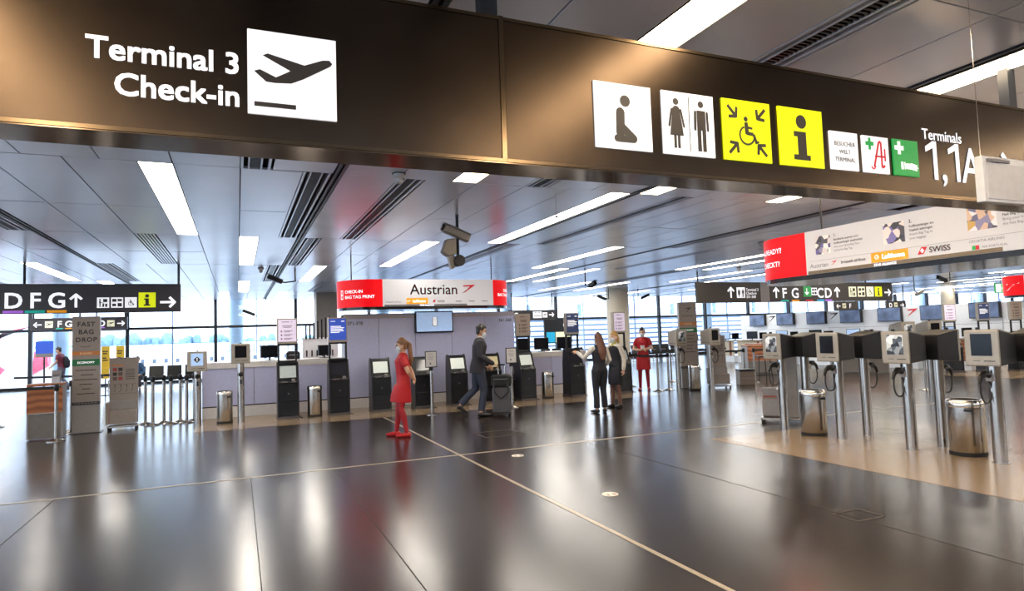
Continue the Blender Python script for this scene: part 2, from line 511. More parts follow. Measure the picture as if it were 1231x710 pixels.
# ------------------------------------------------------------------ window wall
MULL, TR = 3.6, 2.52
n = 0
for i in range(-4, 18):
    xa = -.95+MULL*i; xb = xa+MULL
    n += 1
    w = MB().box(xa-.07, xa+.07, YW, YW+.2, 0, ZC+.2).box(xa+.07, xb-.07, YW+.02, YW+.16, TR-.06, TR+.06).box(xa+.07, xb-.07, YW+.02, YW+.16, 0, .12).box(xa+.07, xb-.07, YW, YW+.2, ZC, ZC+.2).build('window_%d' % n, DARKFRAME, kind='structure')
    for za, zb in ((.12, TR-.06), (TR+.06, ZC)):
        MB().box(xa+.07, xb-.07, YW+.08, YW+.09, za, zb).build('pane', GLASS, w)
    MB().box(xa+MULL/2-.025, xa+MULL/2+.025, YW+.04, YW+.14, .12, TR-.06).box(xa+MULL/2-.02, xa+MULL/2+.02, YW+.04, YW+.14, TR+.06, ZC).build('bar', mat('pale_blue_bar', '#8fa6c8', .4), w)
    if i % 2 == 0:
        MB().cyl(xa+.9, YW+1.0, -6, 6, .32, 20).build('outer_column', mat('pale_blue_column', '#b9d0e4', .4), w)
WALLM = mat('warm_grey_wall', '#8d857c', .6)
MB().box(XR, XR+.2, YB, YW+.2, 0, ZC+.3).build('wall_right', WALLM, kind='structure')
# unseen windows added for soft daylight: landside front behind the camera, left hall end
def added_glazing(p, q, n, flip):
    global nwin
    for i in range(n):
        a = V2(p).lerp(V2(q), i/n); c = V2(p).lerp(V2(q), (i+1)/n)
        nwin += 1
        L = (c-a).length
        w = MB().box(0, .14, 0, .2, 0, ZC+.2).box(.14, L, .02, .16, TR-.06, TR+.06).box(.14, L, .02, .16, 0, .12).box(.14, L, 0, .2, ZC, ZC+.2).build('window_%d' % nwin, DARKFRAME, loc=(a.x, a.y, 0), rot=(0, 0, math.atan2(c.y-a.y, c.x-a.x)), kind='structure')
        for za, zb in ((.12, TR-.06), (TR+.06, ZC)):
            if flip and za < 1: MB().box(.14, L, .03, .15, za, zb).build('added_infill', WALLM, w)  # unseen opaque infill, added to keep bright reflections off dark fronts
            else: MB().box(.14, L, .08, .09, za, zb).build('pane', GLASS, w)
nwin = n
V2 = lambda p: Vector((p[0], p[1], 0))
added_glazing((XR, YB), (XL, YB), 18, 1)
added_glazing((XL, YB), (XL, YW), 10, 0)
COLM = mat('cream_column', '#cfc6b4', .45)
for x, y, r, lb in ((17.77, 28, .56, 'round cream column with camera arms, right of the kiosk row'), (43.4, 28, .42, 'slim pale round column far right behind the white desk wall')):
    MB().cyl(x, y, 0, ZC+.1, r, 36).build('round_column', COLM, smooth=40, kind='structure', label=lb)
MB().box(3.14, 4.02, 28.9, 29.8, 0, ZC+.1).build('square_column', WALLM, kind='structure', label='square grey column behind the left end of the white sign ring', bevel=.02)

# ------------------------------------------------------------------ outside
APRON = mat('pale_apron', '#d9d9da', .7)
MB().box(-150, 250, YW+2.2, 400, -6.4, -6).build('apron_ground', APRON, kind='structure')
PLANEW = mat('aircraft_white', '#f4f4f6', .35)
PLANER = mat('aircraft_red', '#e0405a', .4)
pl = empty('aircraft', (0, 60, 0), label='white airliner with dark window dots parked behind the left windows', cat='aircraft')
rings = []
for x, r, dz in ((-28, .25, 1.1), (-25, .8, .8), (-20, 1.5, .35), (-14, 1.85, 0), (6, 1.85, 0), (10, 1.7, -.1), (12.5, 1.2, -.4), (13.7, .5, -.7)):
    rings.append([(x, r*math.cos(2*math.pi*j/28), .0+dz+r*math.sin(2*math.pi*j/28)) for j in range(28)])
MB().loft(rings).build('fuselage', PLANEW, pl, smooth=60)
wd = MB().box(-.13, .13, -.03, .03, -.17, .17).mesh('cabin_window', mat('cabin_window_dark', '#56606e', .2), bevel=.03)
for i in range(34):
    inst('cabin_window', wd, pl, (-20+i*.82, -1.80, .55), (R(-14), 0, 0))
MB().prism_y([(-27.5, 1), (-21, 1.3), (-26, 6.6), (-28.8, 6.6)], -.15, .15).build('tail_fin', PLANER, pl)
MB().prism_z([(-6, -1), (1, -1), (-5, -12), (-7.5, -12)], -.9, -.55).build('wing', PLANEW, pl)
text('Austrian', 1.35, mat('livery_grey', '#9a9aa4', .5), pl, 2.6, 1.0, -1.62, sx=1.5)
t2 = empty('aircraft_tail', (-15.2, 52, 0), label='white tail fin with red arrow rising behind the far left window', cat='aircraft')
MB().prism_y([(-5, -1), (2.5, -1), (3, 5), (.6, 7.5), (-3, 7.5)], -.15, .15).build('fin', PLANEW, t2)
SH().poly((-.2, 1.0), (.9, 1.9), (1.15, 2.6), (2.6, 2.9), (.9, 2.4), (-.6, 2.5), (.4, 1.9)).build('arrow_emblem', PLANER, t2, 0, .4, 1, y=-.17)
MB().loft([[(x, .9+q*math.cos(2*math.pi*j/20), dz+q*math.sin(2*math.pi*j/20)) for j in range(20)] for x, q, dz in ((-5, 1.4, -.5), (0, 1.25, .2), (2.2, .9, .75), (3.4, .5, 1.1))]).build('rear_fuselage', PLANER, t2, smooth=60)
# belt of trees
FOL = mat('hazy_foliage', '#7d9cb4', .9, var=.25, scale=1.5)  # distance haze mixed into the leaf colour
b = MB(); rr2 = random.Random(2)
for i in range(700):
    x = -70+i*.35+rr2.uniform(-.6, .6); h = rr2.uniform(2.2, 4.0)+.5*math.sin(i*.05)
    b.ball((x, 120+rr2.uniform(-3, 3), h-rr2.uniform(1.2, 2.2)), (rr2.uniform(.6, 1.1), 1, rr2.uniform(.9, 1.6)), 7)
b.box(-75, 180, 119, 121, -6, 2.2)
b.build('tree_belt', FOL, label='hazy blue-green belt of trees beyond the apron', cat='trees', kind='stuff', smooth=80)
# louvred car park
SLAT = mat('white_louvre', '#dfe6f0', .5)
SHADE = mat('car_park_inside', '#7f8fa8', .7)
cp = empty('louvred_building', (50, 58, 0), label='pale building with horizontal louvre bands behind the right-hand windows', cat='building')
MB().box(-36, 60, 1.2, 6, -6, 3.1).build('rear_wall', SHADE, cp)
sl = MB().box(-36, 60, -.1, .1, -.14, .14).mesh('slat', SLAT)
for i in range(15): inst('slat', sl, cp, (0, 0, -3.8+i*.5), (R(18), 0, 0))
po = MB().box(-.16, .16, .15, .45, -6, 4.6).mesh('post', mat('blue_grey_post', '#8297b4', .5))
for i in range(17): inst('post', po, cp, (-35+i*5.8, 0, 0))
br = MB().box(-36, 60, .2, .3, -.06, .06).mesh('rail', mat('pale_rail', '#c4cedd', .5))
for z in (4.0, 5.0, 6.0, 7.0): inst('rail', br, cp, (0, 0, z))
ps = MB().box(-.05, .05, .2, .3, 3.6, 8.6).mesh('thin_post', mat('pale_rail', '#c4cedd', .5))
for i in range(32): inst('thin_post', ps, cp, (-35.5+i*2.9, 0, 0))
# ------------------------------------------------------------------ symbols
def sym_plane():
    return SH().poly((.92, .74), (.955, .70), (.93, .665), (.62, .47), (.48, .40), (.30, .385), (.20, .39), (.07, .505), (.135, .53), (.31, .455), (.47, .55), (.165, .70), (.22, .73), (.63, .64), (.84, .73)).rect(.07, .09, .53, .145)
def sym_kneel():
    return SH().disc(.53, .74, .09).cap(.15, (.44, .56), (.43, .25)).cap(.13, (.46, .34), (.66, .17)).cap(.11, (.37, .16), (.66, .16))
def sym_woman(s, cx):
    return s.disc(cx, .84, .055).cap(.15, (cx, .70), (cx, .62)).poly((cx-.07, .70), (cx+.07, .70), (cx+.13, .30), (cx-.13, .30)).line(.05, (cx-.035, .32), (cx-.035, .1)).line(.05, (cx+.035, .32), (cx+.035, .1)).cap(.04, (cx-.085, .71), (cx-.14, .45)).cap(.04, (cx+.085, .71), (cx+.14, .45))
def sym_man(s, cx):
    return s.disc(cx, .84, .055).rect(cx-.085, .42, cx+.085, .74).rect(cx-.085, .08, cx-.012, .44).rect(cx+.012, .08, cx+.085, .44).cap(.045, (cx-.115, .71), (cx-.125, .43)).cap(.045, (cx+.115, .71), (cx+.125, .43))
def sym_wc():
    s = SH(); sym_woman(s, .26); sym_man(s, .74); return s.rect(.495, .06, .51, .94)
def sym_wheel(s=None, k=1.0, cx=.5, cz=.5):
    s = s or SH()
    t = SH().disc(.47, .75, .055).line(.10, (.47, .68), (.49, .43)).line(.055, (.48, .58), (.64, .56)).line(.075, (.47, .45), (.66, .44), (.74, .24)).line(.05, (.72, .26), (.80, .29)).arc(.48, .40, .19, .045, 110, 345)
    for p in t.p: s.poly(*[(cx+(a-.5)*k, cz+(c-.5)*k) for a, c in p])
    return s
def sym_i():
    return SH().disc(.5, .77, .12).poly((.32, .60), (.60, .60), (.60, .20), (.68, .20), (.68, .11), (.30, .11), (.30, .20), (.40, .20), (.40, .51), (.32, .51))
def sym_luggage():
    return SH().disc(.25, .8, .07).rect(.18, .45, .32, .7).rect(.2, .1, .3, .45).rect(.5, .55, .85, .85).rect(.45, .1, .6, .4).rect(.68, .1, .85, .4).line(.05, (.3, .5), (.6, .45))
def sym_four():
    return SH().rect(.1, .58, .45, .85).rect(.55, .62, .9, .85).rect(.1, .15, .42, .4).rect(.55, .12, .9, .45)
def picto(parent, x, z, w, sym, pm=None, sm=None, h=None, yy=-.012, name='pictogram'):
    p = MB().box(0, w, yy, 0, 0, h or w).build(name, pm or SIGNWHITE, parent, (x, 0, z), bevel=.001)
    if sym: sym.build('symbol', sm or INK, p, 0, 0, w, h or w, y=yy-.002)
    return p

# ------------------------------------------------------------------ big overhead direction sign
YS, ZS = 3.15, 2.6
bs = empty('overhead_sign', (0, YS, ZS), label='huge bronze overhead sign reading Terminal 3 Check-in with pictograms', cat='sign')
MB().box(-4, 1.318, 0, .25, .012, .80).build('sign_panel', SIGNBROWN, bs, bevel=.004)
MB().box(1.345, 7.7, 0, .25, .012, .80).build('sign_panel', SIGNBROWN, bs, bevel=.004)
for x0, x1 in ((-4, 1.318), (1.345, 7.7)):
    MB().box(x0, x1, -.006, .0, .785, .803).build('edge_trim', EDGEBRONZE, bs)
    MB().box(x0, x1, -.006, .0, .0, .018).build('edge_trim', EDGEBRONZE, bs)
MB().box(1.318, 1.345, -.004, .25, .0, .81).build('joint_profile', EDGEBRONZE, bs)
MB().box(-4, 7.7, .0, .25, -.006, .012).build('underside', mat('bronze_underside', '#8a7660', .12, .95), bs)
for x in (-2.5, 1.31, 6.1):
    MB().box(x-.05, x+.05, .11, .19, .80, ZC-ZS+.1).build('hanger_post', DARKFRAME, bs)
LETW = mat('lit_lettering', '#f6f6fa', .4, emit=.85, var=.0)
text('Terminal 3', .138, LETW, bs, .02, .31, -.006, .035, 'RIGHT', 1.0)
text('Check-in', .138, LETW, bs, .02, .158, -.006, .035, 'RIGHT', 1.0)
picto(bs, .05, .13, .40, sym_plane())
picto(bs, 1.895, .13, .39, sym_kneel())
picto(bs, 2.365, .13, .39, sym_wc())
p = picto(bs, 2.825, .13, .395, sym_wheel(None, .78), SIGNYELLOW)
for cx, cz, a in ((.2, .8, -45), (.8, .8, 225), (.2, .2, 45), (.8, .2, 135)): arrow(SH(), a, cx, cz, .13, .055, .12).build('arrow', INK, p, 0, 0, .395, y=-.014)
picto(bs, 3.295, .13, .395, sym_i(), SIGNYELLOW)
p = picto(bs, 3.755, .135, .268, None)
for i, t in enumerate(('BESUCHER', 'WELT', 'TERMINAL')): text(t, .043, INK, p, .134, .168-i*.055, -.015, .01)
p = picto(bs, 4.07, .135, .265, None)
SH().rect(.14, .62, .24, .95).rect(.03, .735, .35, .845).build('green_cross', SIGNGREEN, p, .02, 0, .265, y=-.014)
SH().line(.07, (.40, .12), (.62, .82), (.70, .82), (.70, .12), (.82, .18)).line(.05, (.44, .42), (.84, .42)).arc(.36, .14, .07, .05, 180, 380).line(.06, (.82, .64), (.82, .3)).build('red_letter', INKRED, p, .0, .01, .265, y=-.014)
p = picto(bs, 4.385, .135, .268, None, SIGNGREEN)
SH().rect(.17, .58, .29, .94).rect(.05, .70, .41, .82).cap(.16, (.5, .27), (.68, .27)).cap(.05, (.68, .34), (.9, .3)).cap(.05, (.68, .27), (.92, .24)).cap(.05, (.68, .21), (.88, .18)).rect(.26, .17, .36, .38).rect(.39, .17, .43, .38).build('symbol', SIGNWHITE, p, 0, 0, .268, y=-.014)
text('Terminals', .115, LETW, bs, 4.72, .435, -.006, .012, 'LEFT', 1.0)
for x in (4.71, 4.97): SH().poly((.60, 0), (.82, 0), (.82, 1), (.62, 1), (.18, .84), (.18, .70), (.60, .82)).build('numeral', LETW, bs, x, .13, .2, .295, y=-.006)
text(',', .36, LETW, bs, 4.91, .13, -.006, .012, 'LEFT'); text('A', .40, LETW, bs, 5.155, .13, -.006, .008, 'LEFT', .9)
arrow(SH(), 0, .5, .5, .42, .12, .3).build('arrow', LETW, bs, 5.45, .11, .36, y=-.006)

# white framed board hanging in front of the sign at the right edge
hb = empty('hanging_board', (4.1, 2.4, 2.37), label='white framed blank board hanging on wires before the dark sign', cat='board')
MB().box(0, .75, -.02, .03, 0, .28).build('frame', mat('white_frame', '#d6d6dc', .3), hb, bevel=.006)
MB().box(.03, .72, -.026, -.02, .02, .235).build('board_face', mat('pale_board', '#c9c7cc', .4), hb)
MB().box(.035, .25, -.03, -.02, .245, .262).box(.09, .16, -.032, -.02, .243, .264).build('slot_strip', INKGREY, hb)
for x in (.02, .73): MB().tube([(x, .0, .28), (x, .0, ZC-2.37+.02)], .002, 6).build('wire', CHROME, hb)

# ------------------------------------------------------------------ direction signs further back
def hang_sign(x0, x1, y, z0, z1, label, rods, m=SIGNGREY, rodr=.03, depth=.12):
    e = empty('direction_sign', (0, y, 0), label=label, cat='sign')
    MB().box(x0, x1, 0, depth, z0, z1).build('sign_box', m, e, bevel=.006)
    for x in rods: MB().tube([(x, depth/2, z1-.005), (x, depth/2, ZC+.05)], rodr, 8).build('rod', BLACK, e)
    return e
def bar(parent, x0, x1, z0, z1, m, y=-.004, name='colour_bar'): return SH().rect(0, 0, 1, 1).build(name, m, parent, x0, z0, x1-x0, z1-z0, y=y)
d = hang_sign(-6.5, -1.35, 18.7, 2.56, 3.28, 'long dark hanging sign with D F G and yellow info square, far left', (-4.7, -1.4))
for t, x, m in (('D', -4.9, MAGENTA), ('F', -4.47, TEAL), ('G', -4.03, mat('amber_print', '#f2a012', .5, emit=.4))):
    text(t, .52, LETW, d, x, 2.70, -.004, .03)
    bar(d, x-.2, x+.2, 2.575, 2.64, m)
arrow(SH(), 90, .5, .5, .45, .16, .34).build('arrow', LETW, d, -3.82, 2.68, .36, y=-.004)
for x, s in ((-3.2, sym_luggage()), (-2.9, sym_four()), (-2.6, sym_wheel())): picto(d, x, 2.68, .26, s)
picto(d, -2.30, 2.68, .38, sym_i(), SIGNYELLOW)
arrow(SH(), 0, .5, .5, .45, .16, .34).build('arrow', LETW, d, -1.84, 2.62, .38, y=-.004)
d = hang_sign(-7.81, -6.0, 32, 2.5, 3.0, 'small dark hanging sign with left arrow and F G at the windows', (-7.7, -6.1))
arrow(SH(), 180, .5, .5, .45, .16, .34).build('arrow', LETW, d, -7.7, 2.58, .3, y=-.004)
picto(d, -7.3, 2.6, .27, sym_plane(), mat('cream_acrylic', '#eceac8', .4, emit=.5))
for t, x, m in (('F', -6.8, TEAL), ('G', -6.48, ORANGE)):
    text(t, .36, LETW, d, x, 2.62, -.004, .03); bar(d, x-.12, x+.12, 2.54, 2.58, m)
d = hang_sign(-5.6, -4.36, 32, 2.49, 3.01, 'small dark hanging sign with D and right arrow at the windows', (-5.5, -4.45))
text('D', .36, LETW, d, -5.3, 2.62, -.004, .03); bar(d, -5.42, -5.18, 2.54, 2.58, MAGENTA)
picto(d, -5.1, 2.6, .27, sym_plane(), mat('cream_acrylic', '#eceac8', .4, emit=.5))
arrow(SH(), 0, .5, .5, .45, .16, .34).build('arrow', LETW, d, -4.75, 2.58, .3, y=-.004)
BROWNSIGN = mat('sign_brown_grey', '#3b352f', .4, .2)
d = hang_sign(15.66, 26.15, 19.2, 2.62, 3.4, 'long dark hanging sign with F G C D right of centre', (15.75, 24.6), BROWNSIGN)
bar(d, 18.7, 19.15, 2.63, 3.39, GREYPANEL, name='joint_cover')
arrow(SH(), 90, .5, .5, .45, .16, .34).build('arrow', LETW, d, 17.02, 2.78, .44, y=-.004)
picto(d, 17.52, 2.8, .4, sym_wc())
for i, t in enumerate(('Terminal 3', 'Check-in', '351-368')): text(t, .15, LETW, d, 17.98, 3.06-i*.135, -.004, .008, 'LEFT', .95)
arrow(SH(), 90, .5, .5, .45, .16, .34).build('arrow', LETW, d, 19.28, 2.76, .44, y=-.004)
for t, x, m in (('F', 19.93, TEAL), ('G', 20.5, ORANGE), ('C', 21.87, CYANPRINT), ('D', 22.31, MAGENTA)):
    text(t, .56, LETW, d, x, 2.78, -.004, .025); bar(d, x-.2, x+.2, 2.64, 2.70, m)
bar(d, 21.05, 21.45, 2.64, 2.70, INKRED)
for x in (19.8, 21.2): text('Gates', .12, LETW, d, x, 3.27, -.004, .02)
picto(d, 20.95, 2.82, .42, arrow(SH(), 270, .4, .5, .3, .12, .24), SIGNGREEN, SIGNWHITE)
picto(d, 21.38, 2.88, .3, sym_four())
arrow(SH(), 90, .5, .5, .45, .16, .34).build('arrow', LETW, d, 22.6, 2.76, .44, y=-.004)
CREAMAC = mat('cream_acrylic', '#eceac8', .4, emit=.5)
for x, s in ((23.5, sym_luggage()), (24.03, sym_four()), (24.55, sym_wheel())): picto(d, x, 2.8, .42, s, CREAMAC)
picto(d, 25.06, 2.8, .42, sym_i(), SIGNYELLOW)
arrow(SH(), 0, .5, .5, .45, .16, .34).build('arrow', LETW, d, 25.62, 2.76, .42, y=-.004)
d = hang_sign(12.6, 15.25, 30, 2.42, 2.92, 'dark hanging sign with round logo and right arrow before the column', (12.8, 15.1))
text('C', .36, LETW, d, 13.0, 2.54, -.004, .03)
picto(d, 13.95, 2.5, .5, SH().disc(.3, .8, .08).disc(.7, .8, .08).rect(.1, .3, .9, .4), None, INKGREY, .34)
picto(d, 14.5, 2.52, .27, sym_plane())
arrow(SH(), 0, .5, .5, .45, .16, .34).build('arrow', LETW, d, 14.85, 2.5, .32, y=-.004)
d = hang_sign(30.1, 31.9, 25.5, 2.42, 2.92, 'small dark hanging sign with left arrow above the white desk wall', (30.2, 31.8), BROWNSIGN)
arrow(SH(), 180, .5, .5, .45, .16, .34).build('arrow', LETW, d, 30.2, 2.5, .32, y=-.004)
picto(d, 30.65, 2.54, .27, sym_plane(), CREAMAC); text('F', .36, LETW, d, 31.25, 2.54, -.004, .03)
d = hang_sign(34.2, 35.8, 25.5, 2.42, 2.92, 'small dark hanging sign with letter D above the white desk wall', (34.3, 35.7), BROWNSIGN)
text('D', .36, LETW, d, 34.5, 2.54, -.004, .03); picto(d, 34.8, 2.54, .27, sym_plane(), CREAMAC)
arrow(SH(), 0, .5, .5, .45, .16, .34).build('arrow', LETW, d, 35.3, 2.5, .32, y=-.004)
# green emergency exit box
ex = empty('exit_sign', (32.2, 18.3, 2.86), label='small green and white emergency exit box hanging far right', cat='sign')
MB().box(-.45, .45, 0, .06, 0, .42).build('sign_box', SIGNGREEN, ex)
SH().rect(0, 0, .45, 1).build('white_half', SIGNWHITE, ex, -.42, .03, .84, .36)
arrow(SH(), 0, .72, .5, .2, .1, .2).build('arrow', SIGNWHITE, ex, -.42, .03, .84, .36, y=-.006)
MB().tube([(0, .03, .42), (0, .03, ZC-2.85)], .012, 6).build('rod', BLACK, ex)

# ------------------------------------------------------------------ ring signs
class Ring:
    """stadium plan: straight front from x=0 to x=L at y=0 (reads from -y), radius r ends, back at y=2r"""
    def __init__(s, L, r): s.L, s.r = L, r
    def at(s, u, off=0.0):
        r = s.r; q = r+off
        if 0 <= u <= s.L: return (u, -off)
        if u < 0:
            a = -u/r
            if a <= math.pi: return (-q*math.sin(a), r-q*math.cos(a))
            return (-u-math.pi*r, 2*r+off)
        a = (u-s.L)/r
        if a <= math.pi: return (s.L+q*math.sin(a), r-q*math.cos(a))
        return (s.L-(u-s.L-math.pi*r), 2*r+off)
    def strip(s, u0, u1, z0, z1, off=0.0, th=.03, du=.09):
        n = max(1, int((u1-u0)/du)); b = MB()
        us = [u0+(u1-u0)*i/n for i in range(n+1)]
        rings = []
        for u in us:
            (xa, ya), (xb, yb) = s.at(u, off), s.at(u, off-th)
            rings.append([(xa, ya, z0), (xb, yb, z0), (xb, yb, z1), (xa, ya, z1)])
        return b.loft(rings)
    def plan(s, off=0.0, n=16):
        q = s.r+off
        return [(s.L+q*math.sin(math.pi*i/n), s.r-q*math.cos(math.pi*i/n)) for i in range(n+1)]+[(-q*math.sin(math.pi*i/n), s.r+q*math.cos(math.pi*i/n)) for i in range(n+1)]
    def text(s, t, size, m, parent, u, z, bold=.02, align='CENTER', sx=1.0, off=.004):
        me = text_mesh(t, size, bold, align, sx)
        for v in me.vertices:
            x, y = s.at(u+v.co.x, off); v.co = (x, y, z+v.co.y)
        me.materials.append(m)
        return inst('lettering', me, parent)
    def shape(s, sh, name, m, parent, u, z, w, h=None, off=.004):
        h = h or w; b = MB()
        for q in sh.p:
            k = len(b.v)
            b.v += [(*s.at(u+a*w, off), z+c*h) for a, c in q]; b.face(tuple(range(k, k+len(q))))
        me = bpy.data.meshes.new(name); me.from_pydata(b.v, [], b.f); me.materials.append(m)
        return inst(name, me, parent)
def rect(): return SH().rect(0, 0, 1, 1)
def chevron(): return SH().poly((0, 0), (.22, .12), (.62, .52), (1, .92), (1, 1), (.12, .92), (.05, .78), (.62, .78), (.40, .45))
def ring_sign(loc, rz, L, r, label, whites, reds, h=.66, rods=()):
    e = empty('ring_sign', loc, rz, label, 'sign')
    g = Ring(L, r)
    for i, (a, c) in enumerate(reds): g.strip(a, c, 0, h).build('red_band', RED, e, smooth=40)
    for a, c in whites: g.strip(a, c, .0, h).build('white_band', FACE_WHITE, e, smooth=40)
    MB().prism_z(g.plan(-.04), .02, .06).build('base_plate', DARKGREY, e)
    MB().prism_z(g.plan(-.035), h-.03, h-.01).build('top_plate', GREYPANEL, e)
    MB().prism_z(g.plan(-.02), -.07, .0).build('lower_frame', GLOSSBLACK, e)
    for x, y in rods: MB().tube([(x, y, h-.02), (x, y, ZC-loc[2]+.05)], .015, 8).build('rod', BLACK, e)
    return e, g
# sign ring above the central wall
r = .8
e, g = ring_sign((3.07, 15.5, 2.46), 0, 2.87, r, 'white ring sign with red rounded ends above the central kiosk wall',
                 [(.16, 3.03)], [(-2.51-1.4, .16), (3.03, 2.87+2.51+1.4)], .66, ((-.45, .8), (3.3, .8)))
g.text('Austrian', .36, mat('maroon_ink', '#7a1a24', .5), e, 1.45, .29, .01, sx=1.0)
g.shape(chevron(), 'arrow_emblem', INKRED, e, 2.18, .31, .34, .22)
g.shape(rect(), 'orange_field', ORANGE, e, .74, .05, .54, .15)
g.shape(SH().arc(.1, .5, .07, .025, 0, 360).line(.02, (.05, .45), (.15, .56)), 'crane_emblem', SIGNWHITE, e, .74, .05, .54, .15, .007)
g.text('Lufthansa', .085, SIGNWHITE, e, 1.06, .095, .03, off=.007)
g.text('brussels airlines', .06, INKGREY, e, .42, .09, .0)
g.text('SWISS', .07, INKGREY, e, 1.62, .09, .02); g.shape(SH().poly((0, 0), (.7, 0), (1, 1), (.35, 1)), 'red_mark', INKRED, e, 1.40, .09, .08, .06)
for u in (2.0, 2.35, 2.7): g.shape(SH().rect(0, 0, 1, 1), 'small_print', INKGREY, e, u, .10, .16, .02)
g.shape(rect(), 'grey_band', INKGREY, e, .2, .0, 2.1, .045, .006)
g.text('STAR ALLIANCE', .05, SIGNWHITE, e, 1.25, .004, .02, off=.010)
for i, t in enumerate(('CHECK-IN', 'BAG TAG PRINT')): g.text(t, .105, SIGNWHITE, e, -.80, .34-i*.13, .018, 'LEFT')
g.shape(SH().rect(0, 0, .5, .08).rect(0, .92, .5, 1).rect(0, 0, .1, 1).rect(.4, 0, .5, 1).rect(0, .45, .5, .55), 'kiosk_symbol', SIGNWHITE, e, -.96, .2, .18, .22)
for i, t in enumerate(('CHECK-IN', 'BAG TAG PRINT')): g.text(t, .105, SIGNWHITE, e, 3.42 if i == 0 else 3.18, .36-i*.12, .035, 'LEFT')
# sign ring above the scanner posts (long side faces the aisle)
r = .75
e, g = ring_sign((7.95, 7.73, 2.43), R(-90), 9.0, r, 'long white ring sign with baggage steps and red end, upper right',
                 [(.53, 9.0)], [(-2.35-1.4, .53), (9.0, 9+2.35)], .65, ((.2, .75), (4, .75), (8, .75)))
for i, t in enumerate(('ALREADY?', 'CHECKT?')): g.text(t, .115, SIGNWHITE, e, -.47, .40-i*.21, .02, 'LEFT')
PIC1 = pic_mat('baggage_photo', ['#3c3a44', '#8f8aa8', '#d9cfd0', '#6a5f9a', '#efe8e4', '#55525c'], 14, .25)
PIC2 = pic_mat('baggage_photo_tag', ['#4a4550', '#f0d9d6', '#7c74b0', '#e6e0dc', '#35343c'], 12, .25)
PIC3 = pic_mat('baggage_photo_hands', ['#c9a25a', '#524f5c', '#8d86a8', '#ece6ea', '#6c6888', '#d8b8a0'], 12, .25)
for u, w, m, hd, ln in ((.72, .26, PIC1, '1.', ('Bordkarte scannen und', 'Kofferanhänger ausdrucken', 'Scan your Boarding Pass', 'and print Bag Tag')), (1.82, .30, PIC2, '2.', ('Kofferanhänger am', 'Gepäck anbringen', 'Attach Bag Tag to', 'your baggage')), (2.90, .32, PIC3, '3.', ('Gepäck aufgeben', 'Fast Bag Drop', 'Bring your baggage to', 'the Fast Bag Drop'))):
    g.shape(rect(), 'step_photo', m, e, u, .28, w, .27)
    g.text(hd, .06, INK, e, u+w+.06, .51, .03, 'LEFT')
    for i, t in enumerate(ln): g.text(t, .042, INK if i < 2 else INKGREY, e, u+w+.06, .45-i*.052, .015 if i < 2 else 0, 'LEFT')
g.shape(rect(), 'divider', INKGREY, e, .6, .19, 3.6, .003)
g.text('Austrian', .095, INKGREY, e, .60, .09, 0, 'LEFT'); g.shape(chevron(), 'arrow_emblem', INKRED, e, .98, .10, .09, .06)
g.text('brussels airlines', .062, INK, e, 1.14, .105, .01, 'LEFT')
g.shape(rect(), 'orange_field', ORANGE, e, 1.62, .055, .53, .135, .004)
g.shape(SH().arc(.5, .5, .4, .1, 0, 360).line(.09, (.2, .4), (.5, .4), (.8, .75)), 'crane_emblem', SIGNWHITE, e, 1.67, .09, .07, .07, .008)
g.text('Lufthansa', .085, SIGNWHITE, e, 1.78, .095, .03, 'LEFT', off=.008)
g.shape(SH().poly((0, 0), (.6, 0), (1, 1), (.4, 1)), 'red_mark', INKRED, e, 2.27, .085, .13, .09)
g.shape(SH().rect(.42, .2, .58, .8).rect(.3, .42, .7, .58), 'white_cross', SIGNWHITE, e, 2.27, .085, .13, .09, .007)
g.text('SWISS', .10, mat('maroon_ink', '#7a1a24', .5), e, 2.42, .095, .02, 'LEFT')
g.text('CROATIA AIRLINES', .045, INKGREY, e, 2.90, .14, 0, 'LEFT')
g.shape(rect(), 'green_mark', SIGNGREEN, e, 2.93, .055, .04, .05); g.shape(rect(), 'red_mark', INKRED, e, 2.97, .055, .04, .05)
g.text('AIR PORTUGAL', .04, INKGREY, e, 3.04, .065, 0, 'LEFT')
g.text('AEGEAN', .05, INKGREY, e, 3.55, .14, 0, 'LEFT'); g.text('LUXAIR', .05, INKGREY, e, 3.55, .06, 0, 'LEFT')
g.shape(rect(), 'bronze_band', mat('bronze_print', '#7d6c55', .4, .4), e, .56, .0, 2.7, .05, .005)
g.text('STAR ALLIANCE', .045, SIGNWHITE, e, 1.66, .006, .02, 'LEFT', off=.009)
# third ring, only its red end shows at the right edge
e, g = ring_sign((24.1, 13.2, 2.45), R(-90), 6.0, .8, 'red rounded end of a ring sign at the far right edge', [(.2, 6.0)], [(-2.5, .2), (6, 8.5)], .66, ((.5, .8),))
g.shape(chevron(), 'arrow_emblem', SIGNWHITE, e, -.45, .16, .5, .26)
